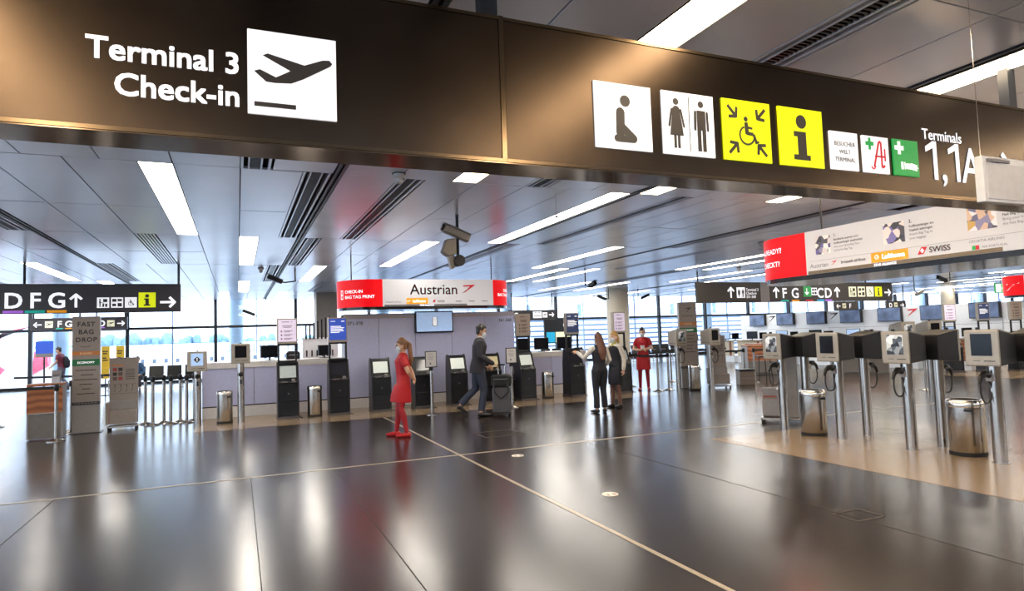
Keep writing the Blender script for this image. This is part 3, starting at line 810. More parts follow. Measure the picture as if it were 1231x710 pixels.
# ------------------------------------------------------------------ central wall and counters
YC = 16.3
PLINTH = mat('white_plinth', '#d3d0d0', .4)
cw = empty('wall_center', (0, YC, 0), label='lilac-white panelled wall behind the central kiosks', kind='structure')
MB().box(2.42, 7.0, .03, .5, 0, 2.3).build('core', GREYPANEL, cw)
for a, c in ((2.42, 3.28), (3.28, 4.22), (4.22, 5.2), (5.2, 6.13), (6.13, 7.0)):
    MB().box(a+.006, c-.006, 0, .03, .26, 2.2).build('panel', LILAC, cw, bevel=.003)
MB().box(2.42, 7.0, -.012, .5, 2.2, 2.32).build('top_rail', mat('mauve_rail', '#a79fa6', .35, .3), cw, bevel=.004)
MB().box(2.42, 7.0, -.008, .03, .235, .26).build('black_line', BLACK, cw)
MB().box(2.42, 7.0, -.01, .03, 0, .235).build('plinth', PLINTH, cw)
text('371-378', .115, INK, cw, 2.50, 2.05, -.004, .02, 'LEFT'); text('361-368', .115, INK, cw, 6.92, 2.05, -.004, .02, 'RIGHT')
sc = empty('wall_screen', (0, YC, 0), label='pale blue screen hanging on the central wall under the white ring sign', cat='screen')
MB().box(4.20, 5.22, -.09, -.0, 1.80, 2.36).build('case', GLOSSBLACK, sc, bevel=.006)
MB().box(4.235, 5.19, -.094, -.09, 1.835, 2.33).build('display', SCREENBLUE, sc)
SH().rect(0, 0, 1, 1).build('kiosk_graphic', SIGNWHITE, sc, 4.67, 1.98, .10, .22, y=-.097); SH().rect(0, 0, .12, 1).rect(.88, 0, 1, 1).rect(0, .0, 1, .06).build('kiosk_outline', INKGREY, sc, 4.655, 1.97, .13, .24, y=-.0985)
def counter(x0, x1, z, label, cuts):
    e = empty('counter', (0, YC, 0), label=label, cat='counter')
    MB().box(x0, x1, .03, .75, 0, z-.04).build('body', GREYPANEL, e)
    cs = [x0]+cuts+[x1]
    for a, c in zip(cs, cs[1:]): MB().box(a+.005, c-.005, 0, .03, .27, z-.14).build('panel', LILAC, e, bevel=.003)
    MB().box(x0, x1, -.008, .03, .245, .27).build('black_line', BLACK, e)
    MB().box(x0, x1, -.01, .03, 0, .245).build('plinth', PLINTH, e)
    MB().box(x0-.01, x1, -.03, .8, z-.14, z).build('worktop', mat('pale_worktop', '#cbc8c6', .3), e, bevel=.006)
    return e
counter(-.75, 2.415, 1.26, 'low lilac counter front left of the central wall', [.35, 1.3, 2.0])
counter(7.01, 9.2, 1.17, 'low lilac counter front right of the central wall', [8.1])
def monitor(x, y, z, w, h, label, rz=0, m=SCREENOFF, grp='monitors on the counters'):
    e = empty('monitor', (x, y, z), rz, label, 'monitor', grp)
    MB().box(-w/2, w/2, -.03, .03, .06, .06+h).build('case', BLACK, e, bevel=.008)
    MB().box(-w/2+.02, w/2-.02, -.034, -.03, .08, .04+h).build('display', m, e)
    MB().box(-.02, .02, .0, .03, .0, .09).box(-.1, .1, -.07, .09, 0, .012).build('stand', BLACK, e)
    return e
for x, w, h, lb in ((.72, .46, .30, 'dark monitor on the left counter beside the second scanner post'), (2.0, .34, .26, 'dark monitor on the left counter beside the blue kiosk header')):
    monitor(x, YC+.45, 1.26, w, h, lb, R(20))
for x, rz, lb in ((7.45, 0, 'dark monitor on the right counter behind the beige kiosk header'), (8.02, R(-25), 'middle dark monitor on the right counter'), (8.75, R(-25), 'dark monitor at the right end of the right counter')):
    monitor(x, YC+.45, 1.17, .42, .34, lb, rz)
pr_ = empty('label_printer', (1.25, YC+.45, 1.26), label='squat black printer on the left counter behind the pink kiosk', cat='printer')
MB().box(-.16, .16, -.14, .14, 0, .17).build('body', BLACK, pr_, bevel=.02); MB().box(-.1, .1, -.145, -.14, .09, .12).build('slot', INKGREY, pr_); MB().box(-.13, .13, -.1, .12, .17, .2).build('lid', DARKGREY, pr_, bevel=.01)
# slatted partition seen between the pink and blue kiosks
sp = empty('slatted_partition', (0, 21.5, 0), label='white partition with black upright slats behind the left counter', cat='partition')
MB().box(1.9, 3.0, 0, .06, 0, 1.8).build('white_panel', WHITE, sp)
for i in range(7): MB().box(1.98+i*.12, 2.03+i*.12, -.04, -.005, 1.75, 2.18+i*.05).build('slat', BLACK, sp)
MB().box(1.9, 3.0, -.02, -.005, 1.1, 1.15).build('rail', GREYPANEL, sp)
for i in range(6): MB().box(2.0+i*.16, 2.04+i*.16, -.04, -.005, 1.2, 1.4).build('clip', BLACK, sp)

# ------------------------------------------------------------------ kiosks
def make_kiosk(header=None, lines=True, screen=SCREENLIT):
    e = empty('check_in_kiosk')
    prof = [(0, .06), (0, .80), (.05, .84), (.16, 1.17), (.2, 1.235), (.26, 1.25), (.34, 1.2), (.38, .9), (.40, .06)]
    for s in (-1, 1):
        MB().prism_x(prof, s*.215-.012, s*.215+.012).build('side_panel', mat('kiosk_side', '#25252a', .35, .3), e, bevel=.004)
    MB().box(-.203, .203, .012, .38, .07, .80).build('cabinet', GLOSSBLACK, e, bevel=.006)
    MB().box(-.19, .19, .004, .014, .40, .78).build('upper_door', mat('kiosk_door', '#0d0d10', .25, spec=.35), e, bevel=.004)
    MB().box(-.19, .19, .004, .014, .10, .385).build('lower_door', mat('kiosk_door', '#0d0d10', .25, spec=.35), e, bevel=.004)
    MB().cyl(0, 0, 0, .012, .014, 12).build('lock', CHROME, e, (0, .004, .55), (R(90), 0, 0))
    MB().prism_x([(.02, .80), (.06, .86), (.17, 1.18), (.22, 1.225), (.33, 1.19), (.36, .8)], -.203, .203).build('head', BLACK, e, bevel=.006)
    t = math.atan2(.11, .32)
    hd = MB().box(-.17, .17, -.006, .0, 0, .27).build('display', screen, e, (0, .072, .895), (-t, 0, 0))
    MB().box(-.19, .19, -.05, .05, .79, .825).build('shelf', DARKGREY, e, bevel=.006)
    MB().box(-.15, -.02, -.055, -.045, .80, .815).box(.05, .16, -.055, -.045, .80, .815).build('ticket_slot', CHROME, e)
    MB().box(.07, .14, -.02, .02, .825, .87).build('card_reader', GREYPANEL, e, bevel=.006)
    MB().box(-.14, -.07, -.015, .02, .825, .855).build('passport_reader', DARKGREY, e, bevel=.006)
    MB().box(-.23, .23, -.02, .42, 0, .06).build('base', mat('kiosk_base', '#4a484a', .4, .4), e, bevel=.006)
    MB().tube([(.1, .4, .02), (.22, .47, .012), (.27, .3, .01), (.25, .1, .008), (.29, -.04, .008)], .008, 6).build('cable', RUBBER, e)
    if header:
        for s in (-1, 1): MB().box(s*.185-.02, s*.185+.02, .2, .24, 1.15, 1.66).build('upright', BLACK, e)
        MB().box(-.205, .205, .2, .24, 1.60, 1.66).build('crossbar', BLACK, e); MB().box(-.205, .205, .2, .24, 1.22, 1.27).build('crossbar', BLACK, e)
        MB().box(-.215, .215, .17, .27, 1.64, 2.21).build('header_case', BEZEL, e, bevel=.006)
        p = MB().box(-.19, .19, .165, .17, 1.69, 2.18).build('header_poster', header[0], e)
        s = SH()
        if header[1] == 'head':
            s.rect(.08, .62, .7, .66).rect(.08, .55, .88, .59).rect(.08, .48, .8, .52).rect(.08, .41, .86, .45).rect(.08, .34, .6, .38).rect(.08, .86, .36, .89).rect(.7, .85, .9, .9)
        else:
            s.rect(.2, .88, .62, .91).poly((.68, .86), (.84, .93), (.74, .91)).rect(.22, .70, .78, .73).rect(.28, .64, .72, .67)
            for k in range(3): s.disc(.18, .47-k*.17, .045).rect(.32, .48-k*.17, .8, .505-k*.17).rect(.32, .43-k*.17, .68, .455-k*.17)
        s.build('print', header[2], p, -.19, 1.69, .38, .49, y=.162)
    return e
kp = make_kiosk(); kpd = make_kiosk(screen=mat('dim_screen', '#2b2c33', .1)); kpg = make_kiosk(screen=mat('warm_screen', '#c9bd98', .2, emit=.25))
PLUMINK = mat('plum_ink', '#8d6a94', .5)
BEIGEPOST = mat('beige_poster', '#a8968a', .5)
heads = {'pink': make_kiosk((PINKPRINT, 'list', PLUMINK), screen=mat('grey_screen', '#a9b0ae', .2, emit=.3)),
         'blue': make_kiosk((BLUEPRINT, 'head', SIGNWHITE), screen=mat('dim_screen', '#2b2c33', .1)),
         'beige': make_kiosk((BEIGEPOST, 'list', INK)),
         'navy': make_kiosk((NAVYPRINT, 'head', SIGNWHITE), screen=mat('dim_screen', '#2b2c33', .1))}
used = set()
def put(proto, x, y, rz, label, cat, group):
    o = proto if proto.name not in used else copy_tree(proto)
    used.add(proto.name)
    o.location = (x, y, 0); o.rotation_euler = (0, 0, rz)
    return setp(o, label, cat, group)
KG = 'black check-in kiosks'
KY = 15.05
for p, x, lb in ((heads['pink'], 1.02, 'black kiosk with pale pink poster header before the left counter'),
                 (heads['blue'], 2.12, 'black kiosk with bright blue poster header beside the central wall'),
                 (kp, 3.07, 'black kiosk with pale screen, left of the woman in red'),
                 (kpd, 4.08, 'black kiosk with dark screen directly behind the woman in red'),
                 (kp, 4.96, 'black kiosk with pale screen between the sign stand and the walking man'),
                 (kpg, 5.86, 'black kiosk with warm screen hidden behind the walking man'),
                 (heads['beige'], 6.82, 'black kiosk with beige poster header right of the suitcase'),
                 (heads['navy'], 8.25, 'black kiosk with navy poster header left of the two women'),
                 (heads['pink'], 9.72, 'black kiosk with pink poster header behind the blonde woman')):
    put(p, x, KY, 0 if x < 6.5 else R(8), lb, 'kiosk', KG)
for p, x, y, lb in ((heads['pink'], 21.2, 13.5, 'distant black kiosk with pink header on the far right island'), (heads['navy'], 22.1, 13.0, 'distant black kiosk with dark header on the far right island'), (heads['beige'], 22.9, 12.5, 'distant black kiosk with beige header at the right edge')):
    put(p, x, y, R(-15), lb, 'kiosk', KG)

# ------------------------------------------------------------------ scanner posts (front = -X)
PHOTO = pic_mat('scanner_photo', ['#23252b', '#c9ced2', '#4a5058', '#e8ebee', '#1a1b20', '#8d949c'], 17, .25)
def make_post(kind):
    e = empty('scanner_post')
    tall = 1.55 if kind != 'desk' else 1.68
    zb = tall-.42
    MB().cyl(0, 0, 0, zb+.1, .07, 24).build('pole', STEEL, e, smooth=40)
    if kind in ('photo', 'dark', 'desk', 'desk_alert'):
        MB().box(-.20, -.17, -.19, .19, zb, tall).build('bezel', BEZEL, e, bevel=.012)
        scm = PHOTO if kind == 'photo' else SCREENOFF
        if kind == 'desk_alert': scm = SCREENBLUE
        MB().box(-.204, -.20, -.115, .115, zb+.12, tall-.045).build('display', scm, e)
        MB().box(-.203, -.20, -.14, -.02, zb+.055, zb+.065).box(-.203, -.20, .02, .1, zb+.058, zb+.064).build('print', INK, e)
        if kind == 'desk_alert':
            o = SH().poly((.5, .95), (.05, .5), (.5, .05), (.95, .5)).build('alert_diamond', INK, e, 0, 0, .15, y=0)
            o.location = (-.206, .075, zb+.17); o.rotation_euler = (0, 0, R(-90))
            o = SH().rect(.45, .45, .55, .75).rect(.45, .28, .55, .38).build('alert_mark', SIGNWHITE, e, 0, 0, .15, y=0)
            o.location = (-.208, .075, zb+.17); o.rotation_euler = (0, 0, R(-90))
    hm = HOUSING if kind in ('photo', 'dark') else BEZEL
    w0, w1 = .185, .15
    dd = .19 if kind in ('photo', 'dark') else .02
    MB().hexa([(-.17, -w0, zb+.005), (dd, -w1, zb+.03), (dd, w1, zb+.03), (-.17, w0, zb+.005), (-.17, -w0, tall-.005), (dd, -w1, tall-.07), (dd, w1, tall-.07), (-.17, w0, tall-.005)]).build('housing', hm, e, bevel=.008)
    if kind in ('photo', 'dark'):
        MB().hexa([(-.17, -w0-.002, zb+.06), (dd+.003, -w1-.002, zb+.075), (dd+.003, w1+.002, zb+.075), (-.17, w0+.002, zb+.06), (-.17, -w0-.002, zb+.066), (dd+.003, -w1-.002, zb+.081), (dd+.003, w1+.002, zb+.081), (-.17, w0+.002, zb+.066)]).build('seam', BLACK, e)
        MB().hexa([(-.17, -w0, tall-.004), (dd-.03, -w1, tall-.06), (dd-.03, w1, tall-.06), (-.17, w0, tall-.004), (-.17, -w0, tall+.004), (dd-.03, -w1, tall-.052), (dd-.03, w1, tall-.052), (-.17, w0, tall+.004)]).build('lid', BEZEL, e)
        MB().box(-.14, -.11, .05, .09, tall, tall+.03).build('knob', BLACK, e, bevel=.006)
    else:
        MB().ball((-.08, 0, tall+.005), .018, 8).build('knob', BLACK, e)
    if kind in ('photo', 'dark'):
        zs = .98
        MB().box(-.11, -.06, -.035, .035, zs-.03, zs+.05).build('holder', GREYPANEL, e, bevel=.006)
        s = MB().tube([(-.06, 0, zs+.02), (-.12, 0, zs+.05), (-.19, 0, zs+.06), (-.25, 0, zs+.02), (-.28, 0, zs-.05)], [.03, .04, .036, .026, .018], 10).build('hand_scanner', BLACK, e, smooth=50)
        MB().box(-.19, -.13, -.035, .035, zs+.07, zs+.10).build('scanner_head', BLACK, s, bevel=.01)
        pts = []
        for k in range(15):
            a = R(150+k*16); pts.append((-.165+.105*math.cos(a), .0, zs-.13+.15*math.sin(a)))
        MB().tube([(-.28, 0, zs-.05)]+pts+[(-.10, 0, zs-.02)], .009, 7).build('cord', RUBBER, s, smooth=60)
    else:
        MB().ball((-.075, 0, 1.02), (.03, .05, .05), 12).build('round_reader', BLACK, e, smooth=60)
        MB().box(-.078, -.06, -.02, .02, .82, .92).build('keyhole', BLACK, e, bevel=.006)
    MB().cyl(0, 0, 0, .012, .085, 24).build('foot_ring', STEEL, e)
    return e
pd, pp, pk, pa = make_post('dark'), make_post('photo'), make_post('desk'), make_post('desk_alert')
PG = 'steel scanner posts'
for p, x, y, rz, lb in ((pd, 8.14, 4.78, 0, 'nearest scanner post with blank dark screen, beside the nearer steel bin'),
                        (pp, 8.14, 5.85, 0, 'scanner post showing a photo, between the two dark-backed posts'),
                        (pd, 8.14, 6.92, 0, 'scanner post with dark screen right of the farther steel bin'),
                        (pp, 8.3, 8.15, 0, 'scanner post showing a photo before the grey stand, farthest in its row'),
                        (pd, 8.64, 5.77, R(180), 'scanner post seen from its dark back, left of the nearer bin'),
                        (pp, 8.66, 6.90, R(180), 'scanner post seen from its dark back, middle of its row'),
                        (pd, 8.66, 8.0, R(180), 'scanner post seen from its dark back, above the farther bin'),
                        (pd, 8.66, 4.62, R(180), 'scanner post seen from its dark back at the right picture edge'),
                        (pk, .06, 15.1, R(90), 'slim scanner post with dark tablet before the left counter'),
                        (pa, -.78, 15.2, R(90), 'slim scanner post with lit alert diamond at the counter end'),
                        (pp, 11.2, 14.7, R(95), 'light scanner post left of the tall economy totem'),
                        (pd, 11.75, 14.0, R(95), 'light scanner post right of the tall economy totem'),
                        (pp, 13.75, 9.95, R(80), 'light scanner post with photo screen, far behind the near posts'),
                        (pd, 14.35, 9.75, R(80), 'light scanner post with dark screen, far behind the near posts')):
    o = put(p, x, y, rz, lb, 'scanner post', PG)
    if 'light' in lb:
        o.scale = (1, 1, 1.08)
        for c in list(o.children):
            if c.name.startswith('housing'):
                c.data = c.data.copy(); c.data.materials[0] = BEZEL

# ------------------------------------------------------------------ steel bins
def make_bin():
    e = empty('steel_bin')
    MB().lathe([(.16, .045), (.165, .06), (.165, .60), (.165, .605)], 32).build('body', STEEL, e, smooth=40)
    MB().lathe([(.16, 0), (.168, .005), (.168, .05), (.16, .055)], 32).build('base_ring', RUBBER, e, smooth=40)
    MB().lathe([(.170, .60), (.172, .61), (.172, .665), (.160, .685), (.13, .685), (.135, .64)], 32).build('rim', CHROME, e, smooth=40)
    MB().cyl(0, 0, .60, .645, .134, 24).build('liner', RUBBER, e)
    MB().box(.05, .13, -.172, -.15, .55, .585).build('hand_slot', BLACK, e, bevel=.008)
    return e
bp = make_bin()
for x, y, rz, s, lb in ((8.08, 7.36, R(-35), 1.12, 'brushed steel bin between scanner posts, the farther of two'), (8.35, 5.27, R(-80), 1.2, 'brushed steel bin beside the nearest scanner post'), (-.26, 15.15, 0, .95, 'steel bin between the two slim scanner posts'), (1.58, 15.15, 0, .95, 'steel bin between the pink and blue header kiosks'),
                     (6.36, 15.3, 0, .95, 'steel bin behind the sign stand by the suitcase'), (7.42, 15.2, 0, .95, 'steel bin right of the beige header kiosk'), (11.55, 14.45, 0, .95, 'steel bin before the tall economy totem')):
    o = put(bp, x, y, rz, lb, 'bin', 'brushed steel bins'); o.scale = (s, s, 1)

# ------------------------------------------------------------------ stanchions
def make_stanchion():
    e = empty('belt_stanchion')
    MB().lathe([(.152, 0), (.152, .012), (.11, .03), (.04, .045), (.035, .05)], 24).build('base', STEEL, e, smooth=40)
    MB().cyl(0, 0, .045, .93, .032, 16).build('pole', STEEL, e, smooth=40)
    MB().lathe([(.036, .92), (.042, .93), (.042, 1.02), (.036, 1.04), (.01, 1.045)], 16).build('belt_head', BLACK, e, smooth=40)
    return e
st = make_stanchion()
BELT = mat('black_belt', '#16161a', .7)
belts = []
def stan(x, y, lb, to=None, z=.97):
    o = put(st, x, y, 0, lb, 'stanchion', 'steel belt stanchions')
    if to:
        dx, dy = to[0]-x, to[1]-y
        L = math.hypot(dx, dy); a = math.atan2(dy, dx)
        belts.append((o, L, a, z))
    return o
stan(-3.09, 14.37, 'steel belt stanchion standing in front of the wooden desk', (-6.6, 14.6), .98)
stan(-4.95, 17.85, 'steel belt stanchion at the left picture edge', (-8, 18.2))
stan(-3.14, 15.78, 'steel belt stanchion between the wooden desk and the grey totem', (-3.1, 19))
stan(-2.55, 19.6, 'steel belt stanchion behind the grey totem', (-5.5, 21))
row = [(-1.86, 16.2), (-1.68, 15.85), (-1.50, 16.2), (-1.34, 15.85), (-1.18, 16.2), (-1.03, 15.85), (-.9, 16.2)]
for i, (x, y) in enumerate(row):
    stan(x, y, 'steel stanchion in the tight row by the counter, %s from the left' % ORD[i], row[i+1] if i+1 < len(row) else None)
stan(10.66, 14.9, 'steel belt stanchion right of the far woman in red', (9.95, 15.9))
stan(10.9, 16.6, 'steel belt stanchion behind the far woman in red', (14.2, 17))
stan(12.9, 17.3, 'steel belt stanchion behind the economy totem', (15.5, 17.6))
stan(14.1, 15.3, 'left steel stanchion of the pair right of the leaflet stand', (12.2, 15.4))
stan(14.35, 15.15, 'right steel stanchion of the pair beside the black stool', (16.9, 15.9))
stan(11.05, 14.95, 'steel belt stanchion just left of the economy totem', (10.7, 14.92))
stan(15.4, 10.6, 'thin steel stanchion standing among the right-hand posts', None)

for o, L, a, z in belts: MB().box(.04, L-.04, -.003, .003, z-.03, z+.03).build('belt', BELT, o, rot=(0, 0, a))
# ------------------------------------------------------------------ totems
def totem(x, y, rz, w, h, label, big):
    e = empty('totem_sign', (x, y, 0), rz, label, 'totem')
    MB().box(-w/2, w/2, 0, .22, .62, h).build('upper_body', TAUPE, e, bevel=.006)
    MB().box(-w/2+.005, w/2-.005, .005, .215, .0, .56).build('lower_body', GREYPANEL, e, bevel=.006)
    MB().box(-w/2, w/2, -.003, .223, .56, .62).build('dark_band', mat('totem_band', '#332f30', .4), e)
    MB().box(-w/2-.05, w/2+.05, -.06, .28, 0, .012).build('foot_plate', DARKGREY, e)
    if big:
        for i, t in enumerate(('FAST', 'BAG', 'DROP')): text(t, .125, INK, e, 0, h-.2-i*.155, -.003, .04, space=1.15)
        zc = h-.62
    else:
        SH().poly((0, 0), (.22, .12), (.62, .52), (1, .92), (1, 1), (.12, .92), (.05, .78), (.62, .78), (.40, .45)).build('arrow_emblem', INK, e, -.06, h-.3, .16, .14, y=-.003)
        text('Austrian', .09, INK, e, 0, h-.42, -.003)
        zc = h-.50
    bar(e, -w/2, w/2, zc-.16, zc-.08, BROWNORANGE, -.003, 'copper_band')
    bar(e, -w/2, w/2, zc-.37, zc-.24, GREENDARK, -.003, 'green_band')
    if big: text('Austrian', .05, INK, e, -.01, zc, -.003)
    text('BUSINESS', .05, mat('pale_ink', '#e6cfae', .5), e, 0, zc-.14, -.005)
    text('ECONOMY', .058, SIGNWHITE, e, 0, zc-.325, -.005, .02)
    s = SH()
    for k, (a, q) in enumerate(((.1, .9), (.3, .8), (.05, .95), (.25, .75), (.35, .7), (.15, .85))): s.rect(a, 1-k*.17-.03, q, 1-k*.17)
    s.build('small_print', INK, e, -w/2+.02, zc-1.0, w-.04, .55, y=-.003)
    s2 = SH(); [s2.rect(.1+i*.12, .3, .18+i*.12, .7) for i in range(7)]; s2.build('band_print', INKGREY, e, -w/2, .575, w, .04, y=-.006)
    return e
totem(-2.8, 15.3, R(4), .47, 2.33, 'tall grey totem headed FAST BAG DROP with a green band', True)
totem(11.85, 15.0, R(-25), .50, 2.45, 'tall beige totem with green economy band beside the scanner posts', False)

# ------------------------------------------------------------------ leaflet stands (baggage sizers)
def leaflet_stand(x, y, rz, label, colr=TAUPE, th=.10):
    e = empty('baggage_sizer_stand', (x, y, 0), rz, label, 'stand', 'baggage sizer stands')
    MB().box(-.26, .26, .05, th, .1, 1.47).build('board', colr, e, bevel=.006)
    s = SH().rect(.06, .80, .5, .83); s.build('print_bar', BROWNORANGE, e, -.26, .6, .52, .87, y=.047)
    for i in range(3):
        for j in range(2): MB().box(0, .075, -.003, .0, 0, .07).build('picture', [mat('pic_red', '#9c3a36', .5), INK, mat('pic_brown', '#5c4a44', .5)][(i+j) % 3], e, (-.2+j*.1, .05, 1.19-i*.095))
    s = SH()
    for k in range(6): s.rect(.55, .70-k*.045, .88, .715-k*.045)
    s.rect(.08, .36, .92, .365).rect(.08, .14, .92, .145)
    for k in range(4): s.line(.012, (.15+k*.2, .18), (.2+k*.2, .22), (.2+k*.2, .32)).disc(.2+k*.2, .33, .02, 8)
    s.rect(.38, .965, .44, .985).rect(.5, .965, .58, .985).build('print', INK, e, -.26, .6, .52, .87, y=.046)
    MB().box(-.24, .24, -.26, .05, .12, .40).build('tray_front', colr, e, bevel=.006)
    MB().box(-.30, -.24, -.28, .1, .12, .56).build('side_cheek', colr, e, bevel=.006)
    MB().box(-.24, .26, -.02, .05, .40, .58).build('tray_back', GREYPANEL, e, bevel=.006)
    MB().box(-.245, -.235, -.27, -.0, .14, .42).build('red_edge', mat('pic_red', '#9c3a36', .5), e)
    MB().box(-.27, .27, -.3, th+.04, .05, .09).build('base', STEEL, e, bevel=.006)
    for a in (-.24, .24):
        for c in (-.26, .1): MB().cyl(a, c, 0, .055, .025, 12).build('caster', RUBBER, e)
    return e
leaflet_stand(-2.2, 15.7, R(4), 'grey baggage sizer stand with printed board right of the FAST BAG DROP totem')
leaflet_stand(12.45, 14.55, R(-22), 'beige baggage sizer stand with printed board right of the economy totem')
leaflet_stand(8.79, 8.74, R(222), 'grey baggage sizer stand seen edge-on behind the farthest near post', GREYPANEL, .32)
bx = empty('waste_box', (13.75, 14.9, 0), R(-25), 'low brown box with dark lid on the floor by the beige stand', 'box')
MB().box(-.22, .22, -.2, .2, 0, .38).build('body', mat('brown_box', '#7d7067', .5), bx, bevel=.008); MB().box(-.225, .225, -.205, .205, .38, .45).build('lid', DARKGREY, bx, bevel=.008); MB().box(-.2, .2, -.21, -.2, .18, .2).build('seam', GREYPANEL, bx)

# ------------------------------------------------------------------ desks and stool
def wood_desk(x, y, rz, w, label):
    e = empty('service_desk', (x, y, 0), rz, label, 'desk', 'wood fronted service desks')
    MB().box(-w/2, w/2, -.02, .5, 1.0, 1.045).build('top', WOOD, e, bevel=.005)
    MB().box(-w/2, w/2, 0, .03, .5, .96).build('wood_front', WOOD, e, bevel=.004)
    MB().box(-w/2, -w/2+.03, .03, .48, .02, 1.0).box(w/2-.03, w/2, .03, .48, .02, 1.0).build('side', GREYPANEL, e)
    MB().box(-w/2+.03, w/2-.03, .04, .46, .02, .485).build('cabinet', mat('desk_cabinet', '#6f6a64', .35, .4), e, bevel=.004)
    MB().box(-w/2+.02, w/2-.02, .02, .05, .485, .5).build('ledge', CHROME, e)
    MB().box(-w/2+.02, -w/2+.05, .05, .08, .95, 1.0).box(w/2-.05, w/2-.02, .05, .08, .95, 1.0).build('spacer', BLACK, e)
    return e
wood_desk(-3.35, 14.72, R(4), .56, 'small wooden desk with grey cabinet left of the tall totem')
wood_desk(16.7, 17.2, R(-15), 1.1, 'wooden desk half hidden behind the farthest near scanner post')
wood_desk(19.5, 15.6, R(-50), 1.6, 'long wooden desk behind the near scanner posts')
wood_desk(18.0, 18.6, R(-60), 1.2, 'wooden desk under the long right-hand direction sign')
cr_ = empty('card_holder', (-3.22, 14.95, 1.045), R(4), 'small grey leaflet holder on the wooden desk', 'leaflet holder')
MB().box(-.07, .07, -.03, .05, 0, .24).build('back', GREYPANEL, cr_, bevel=.004); MB().box(-.06, .06, -.045, -.03, 0, .12).build('pocket', mat('clear_pocket', '#bdbfc4', .2), cr_); SH().rect(.1, .6, .9, .65).rect(.1, .5, .7, .55).build('print', INK, cr_, -.07, 0, .14, .24, y=-.032)
so = empty('bar_stool', (15.1, 15.6, 0), R(-20), 'black high stool right of the stanchion pair', 'stool')
MB().box(-.2, .2, -.2, .2, .72, .77).build('seat', BLACK, so, bevel=.02)
for a in (-1, 1):
    for c in (-1, 1): MB().tube([(a*.17, c*.17, .72), (a*.22, c*.22, 0)], .014, 8).build('leg', BLACK, so)
MB().tube([(-.21, -.21, .22), (.21, -.21, .22), (.21, .21, .22), (-.21, .21, .22), (-.21, -.21, .22)], .01, 6).build('footrest', BLACK, so)

# ------------------------------------------------------------------ sign stands
def sign_stand(x, y, lb):
    e = empty('sign_stand', (x, y, 0), R(-6), lb, 'sign stand', 'sign stands before the kiosks')
    MB().lathe([(.15, 0), (.15, .012), (.1, .03), (.04, .05), (.03, .055)], 24).build('base', STEEL, e, smooth=40)
    MB().cyl(0, 0, .05, 1.02, .03, 16).build('pole', STEEL, e, smooth=40)
    MB().box(-.04, .04, -.03, .03, .95, 1.03).build('clamp', BLACK, e, bevel=.006)
    MB().box(-.13, .13, -.02, .01, 1.02, 1.38).build('frame', DARKGREY, e, bevel=.012)
    MB().box(-.112, .112, -.024, -.02, 1.04, 1.36).build('sheet', mat('paper_sheet', '#c9c6c4', .6), e)
    SH().rect(.2, .86, .75, .89).rect(.2, .76, .8, .78).rect(.2, .66, .8, .68).rect(.2, .6, .8, .62).rect(.2, .52, .7, .54).rect(.2, .46, .75, .48).rect(.35, .14, .5, .28).build('print', INKGREY, e, -.112, 1.04, .224, .32, y=-.026)
sign_stand(3.9, 13.78, 'slim steel stand with framed notice right of the woman in red')
sign_stand(5.82, 13.8, 'slim steel stand with framed notice right of the suitcase')

# ------------------------------------------------------------------ check-in desk row on the right
DW = empty('wall_desk_row', (25, 0, 0), R(-90), 'white back wall with screens behind the far check-in desks', kind='structure')
DESKW = mat('cool_white_panel', '#eef3fc', .3)
AD = mat('ad_screen', '#5d6f94', .2, emit=.25, var=.5, scale=2.2)
for i in range(8):                                  # local x = -world Y
    xa = -27.2+i*1.85
    MB().box(xa+.01, xa+1.84, 0, .1, 0, 2.28).build('panel', DESKW, DW, bevel=.004)
    MB().box(xa+.02, xa+1.83, -.01, 0, 1.52, 1.53).build('seam', GREYPANEL, DW)
for i in range(7):
    xa = -26.4+i*1.85
    e = empty('advert_screen', (24.985, -xa-.0, 0), R(-90), 'blue-grey advert screen on the far white desk wall, %s from the left' % ORD[i], 'screen', 'advert screens on the desk wall')
    MB().box(0, 1.05, -.14, -.0, 1.72, 2.30).build('case', DARKGREY, e, bevel=.008); MB().box(.03, 1.02, -.145, -.14, 1.75, 2.27).build('display', AD, e)
    if i % 2 == 0: SH().poly((0, 0), (.22, .12), (.62, .52), (1, .92), (1, 1), (.12, .92), (.05, .78), (.62, .78), (.40, .45)).build('arrow_emblem', INKRED if i > 2 else INK, DW, xa+1.2, 1.9, .45, .3, y=-.006)
for i in range(7):
    y = 25.6-i*1.85
    e = empty('check_in_desk', (22.3, y, 0), R(-90), 'cream fronted check-in desk before the white wall, %s from the left' % ORD[i], 'desk', 'far check-in desks')
    MB().box(-.85, .75, 0, .6, 0, .30).build('plinth', DESKW, e); MB().box(-.85, .75, 0, .05, .3, 1.0).build('front', CREAM, e, bevel=.005)
    MB().box(.45, .6, -.01, .0, .3, 1.0).build('wood_strip', WOOD, e)
    MB().box(-.9, .8, -.06, .65, 1.0, 1.05).build('top', mat('desk_top_brown', '#8a7558', .4), e, bevel=.005)
    MB().box(-.85, -.8, .05, .6, .3, 1.0).build('side', DESKW, e)
    monitor(22.75, y+.3, 1.05, .5, .36, 'dark monitor on the far check-in desks, %s from the left' % ORD[i], R(-60), SCREENOFF if i % 2 else SCREENBLUE, 'monitors on the far desks')
    monitor(22.8, y-.35, 1.05, .34, .3, 'small turned monitor on the far check-in desks, %s from the left' % ORD[i], R(-20), SCREENOFF, 'small monitors on the far desks')
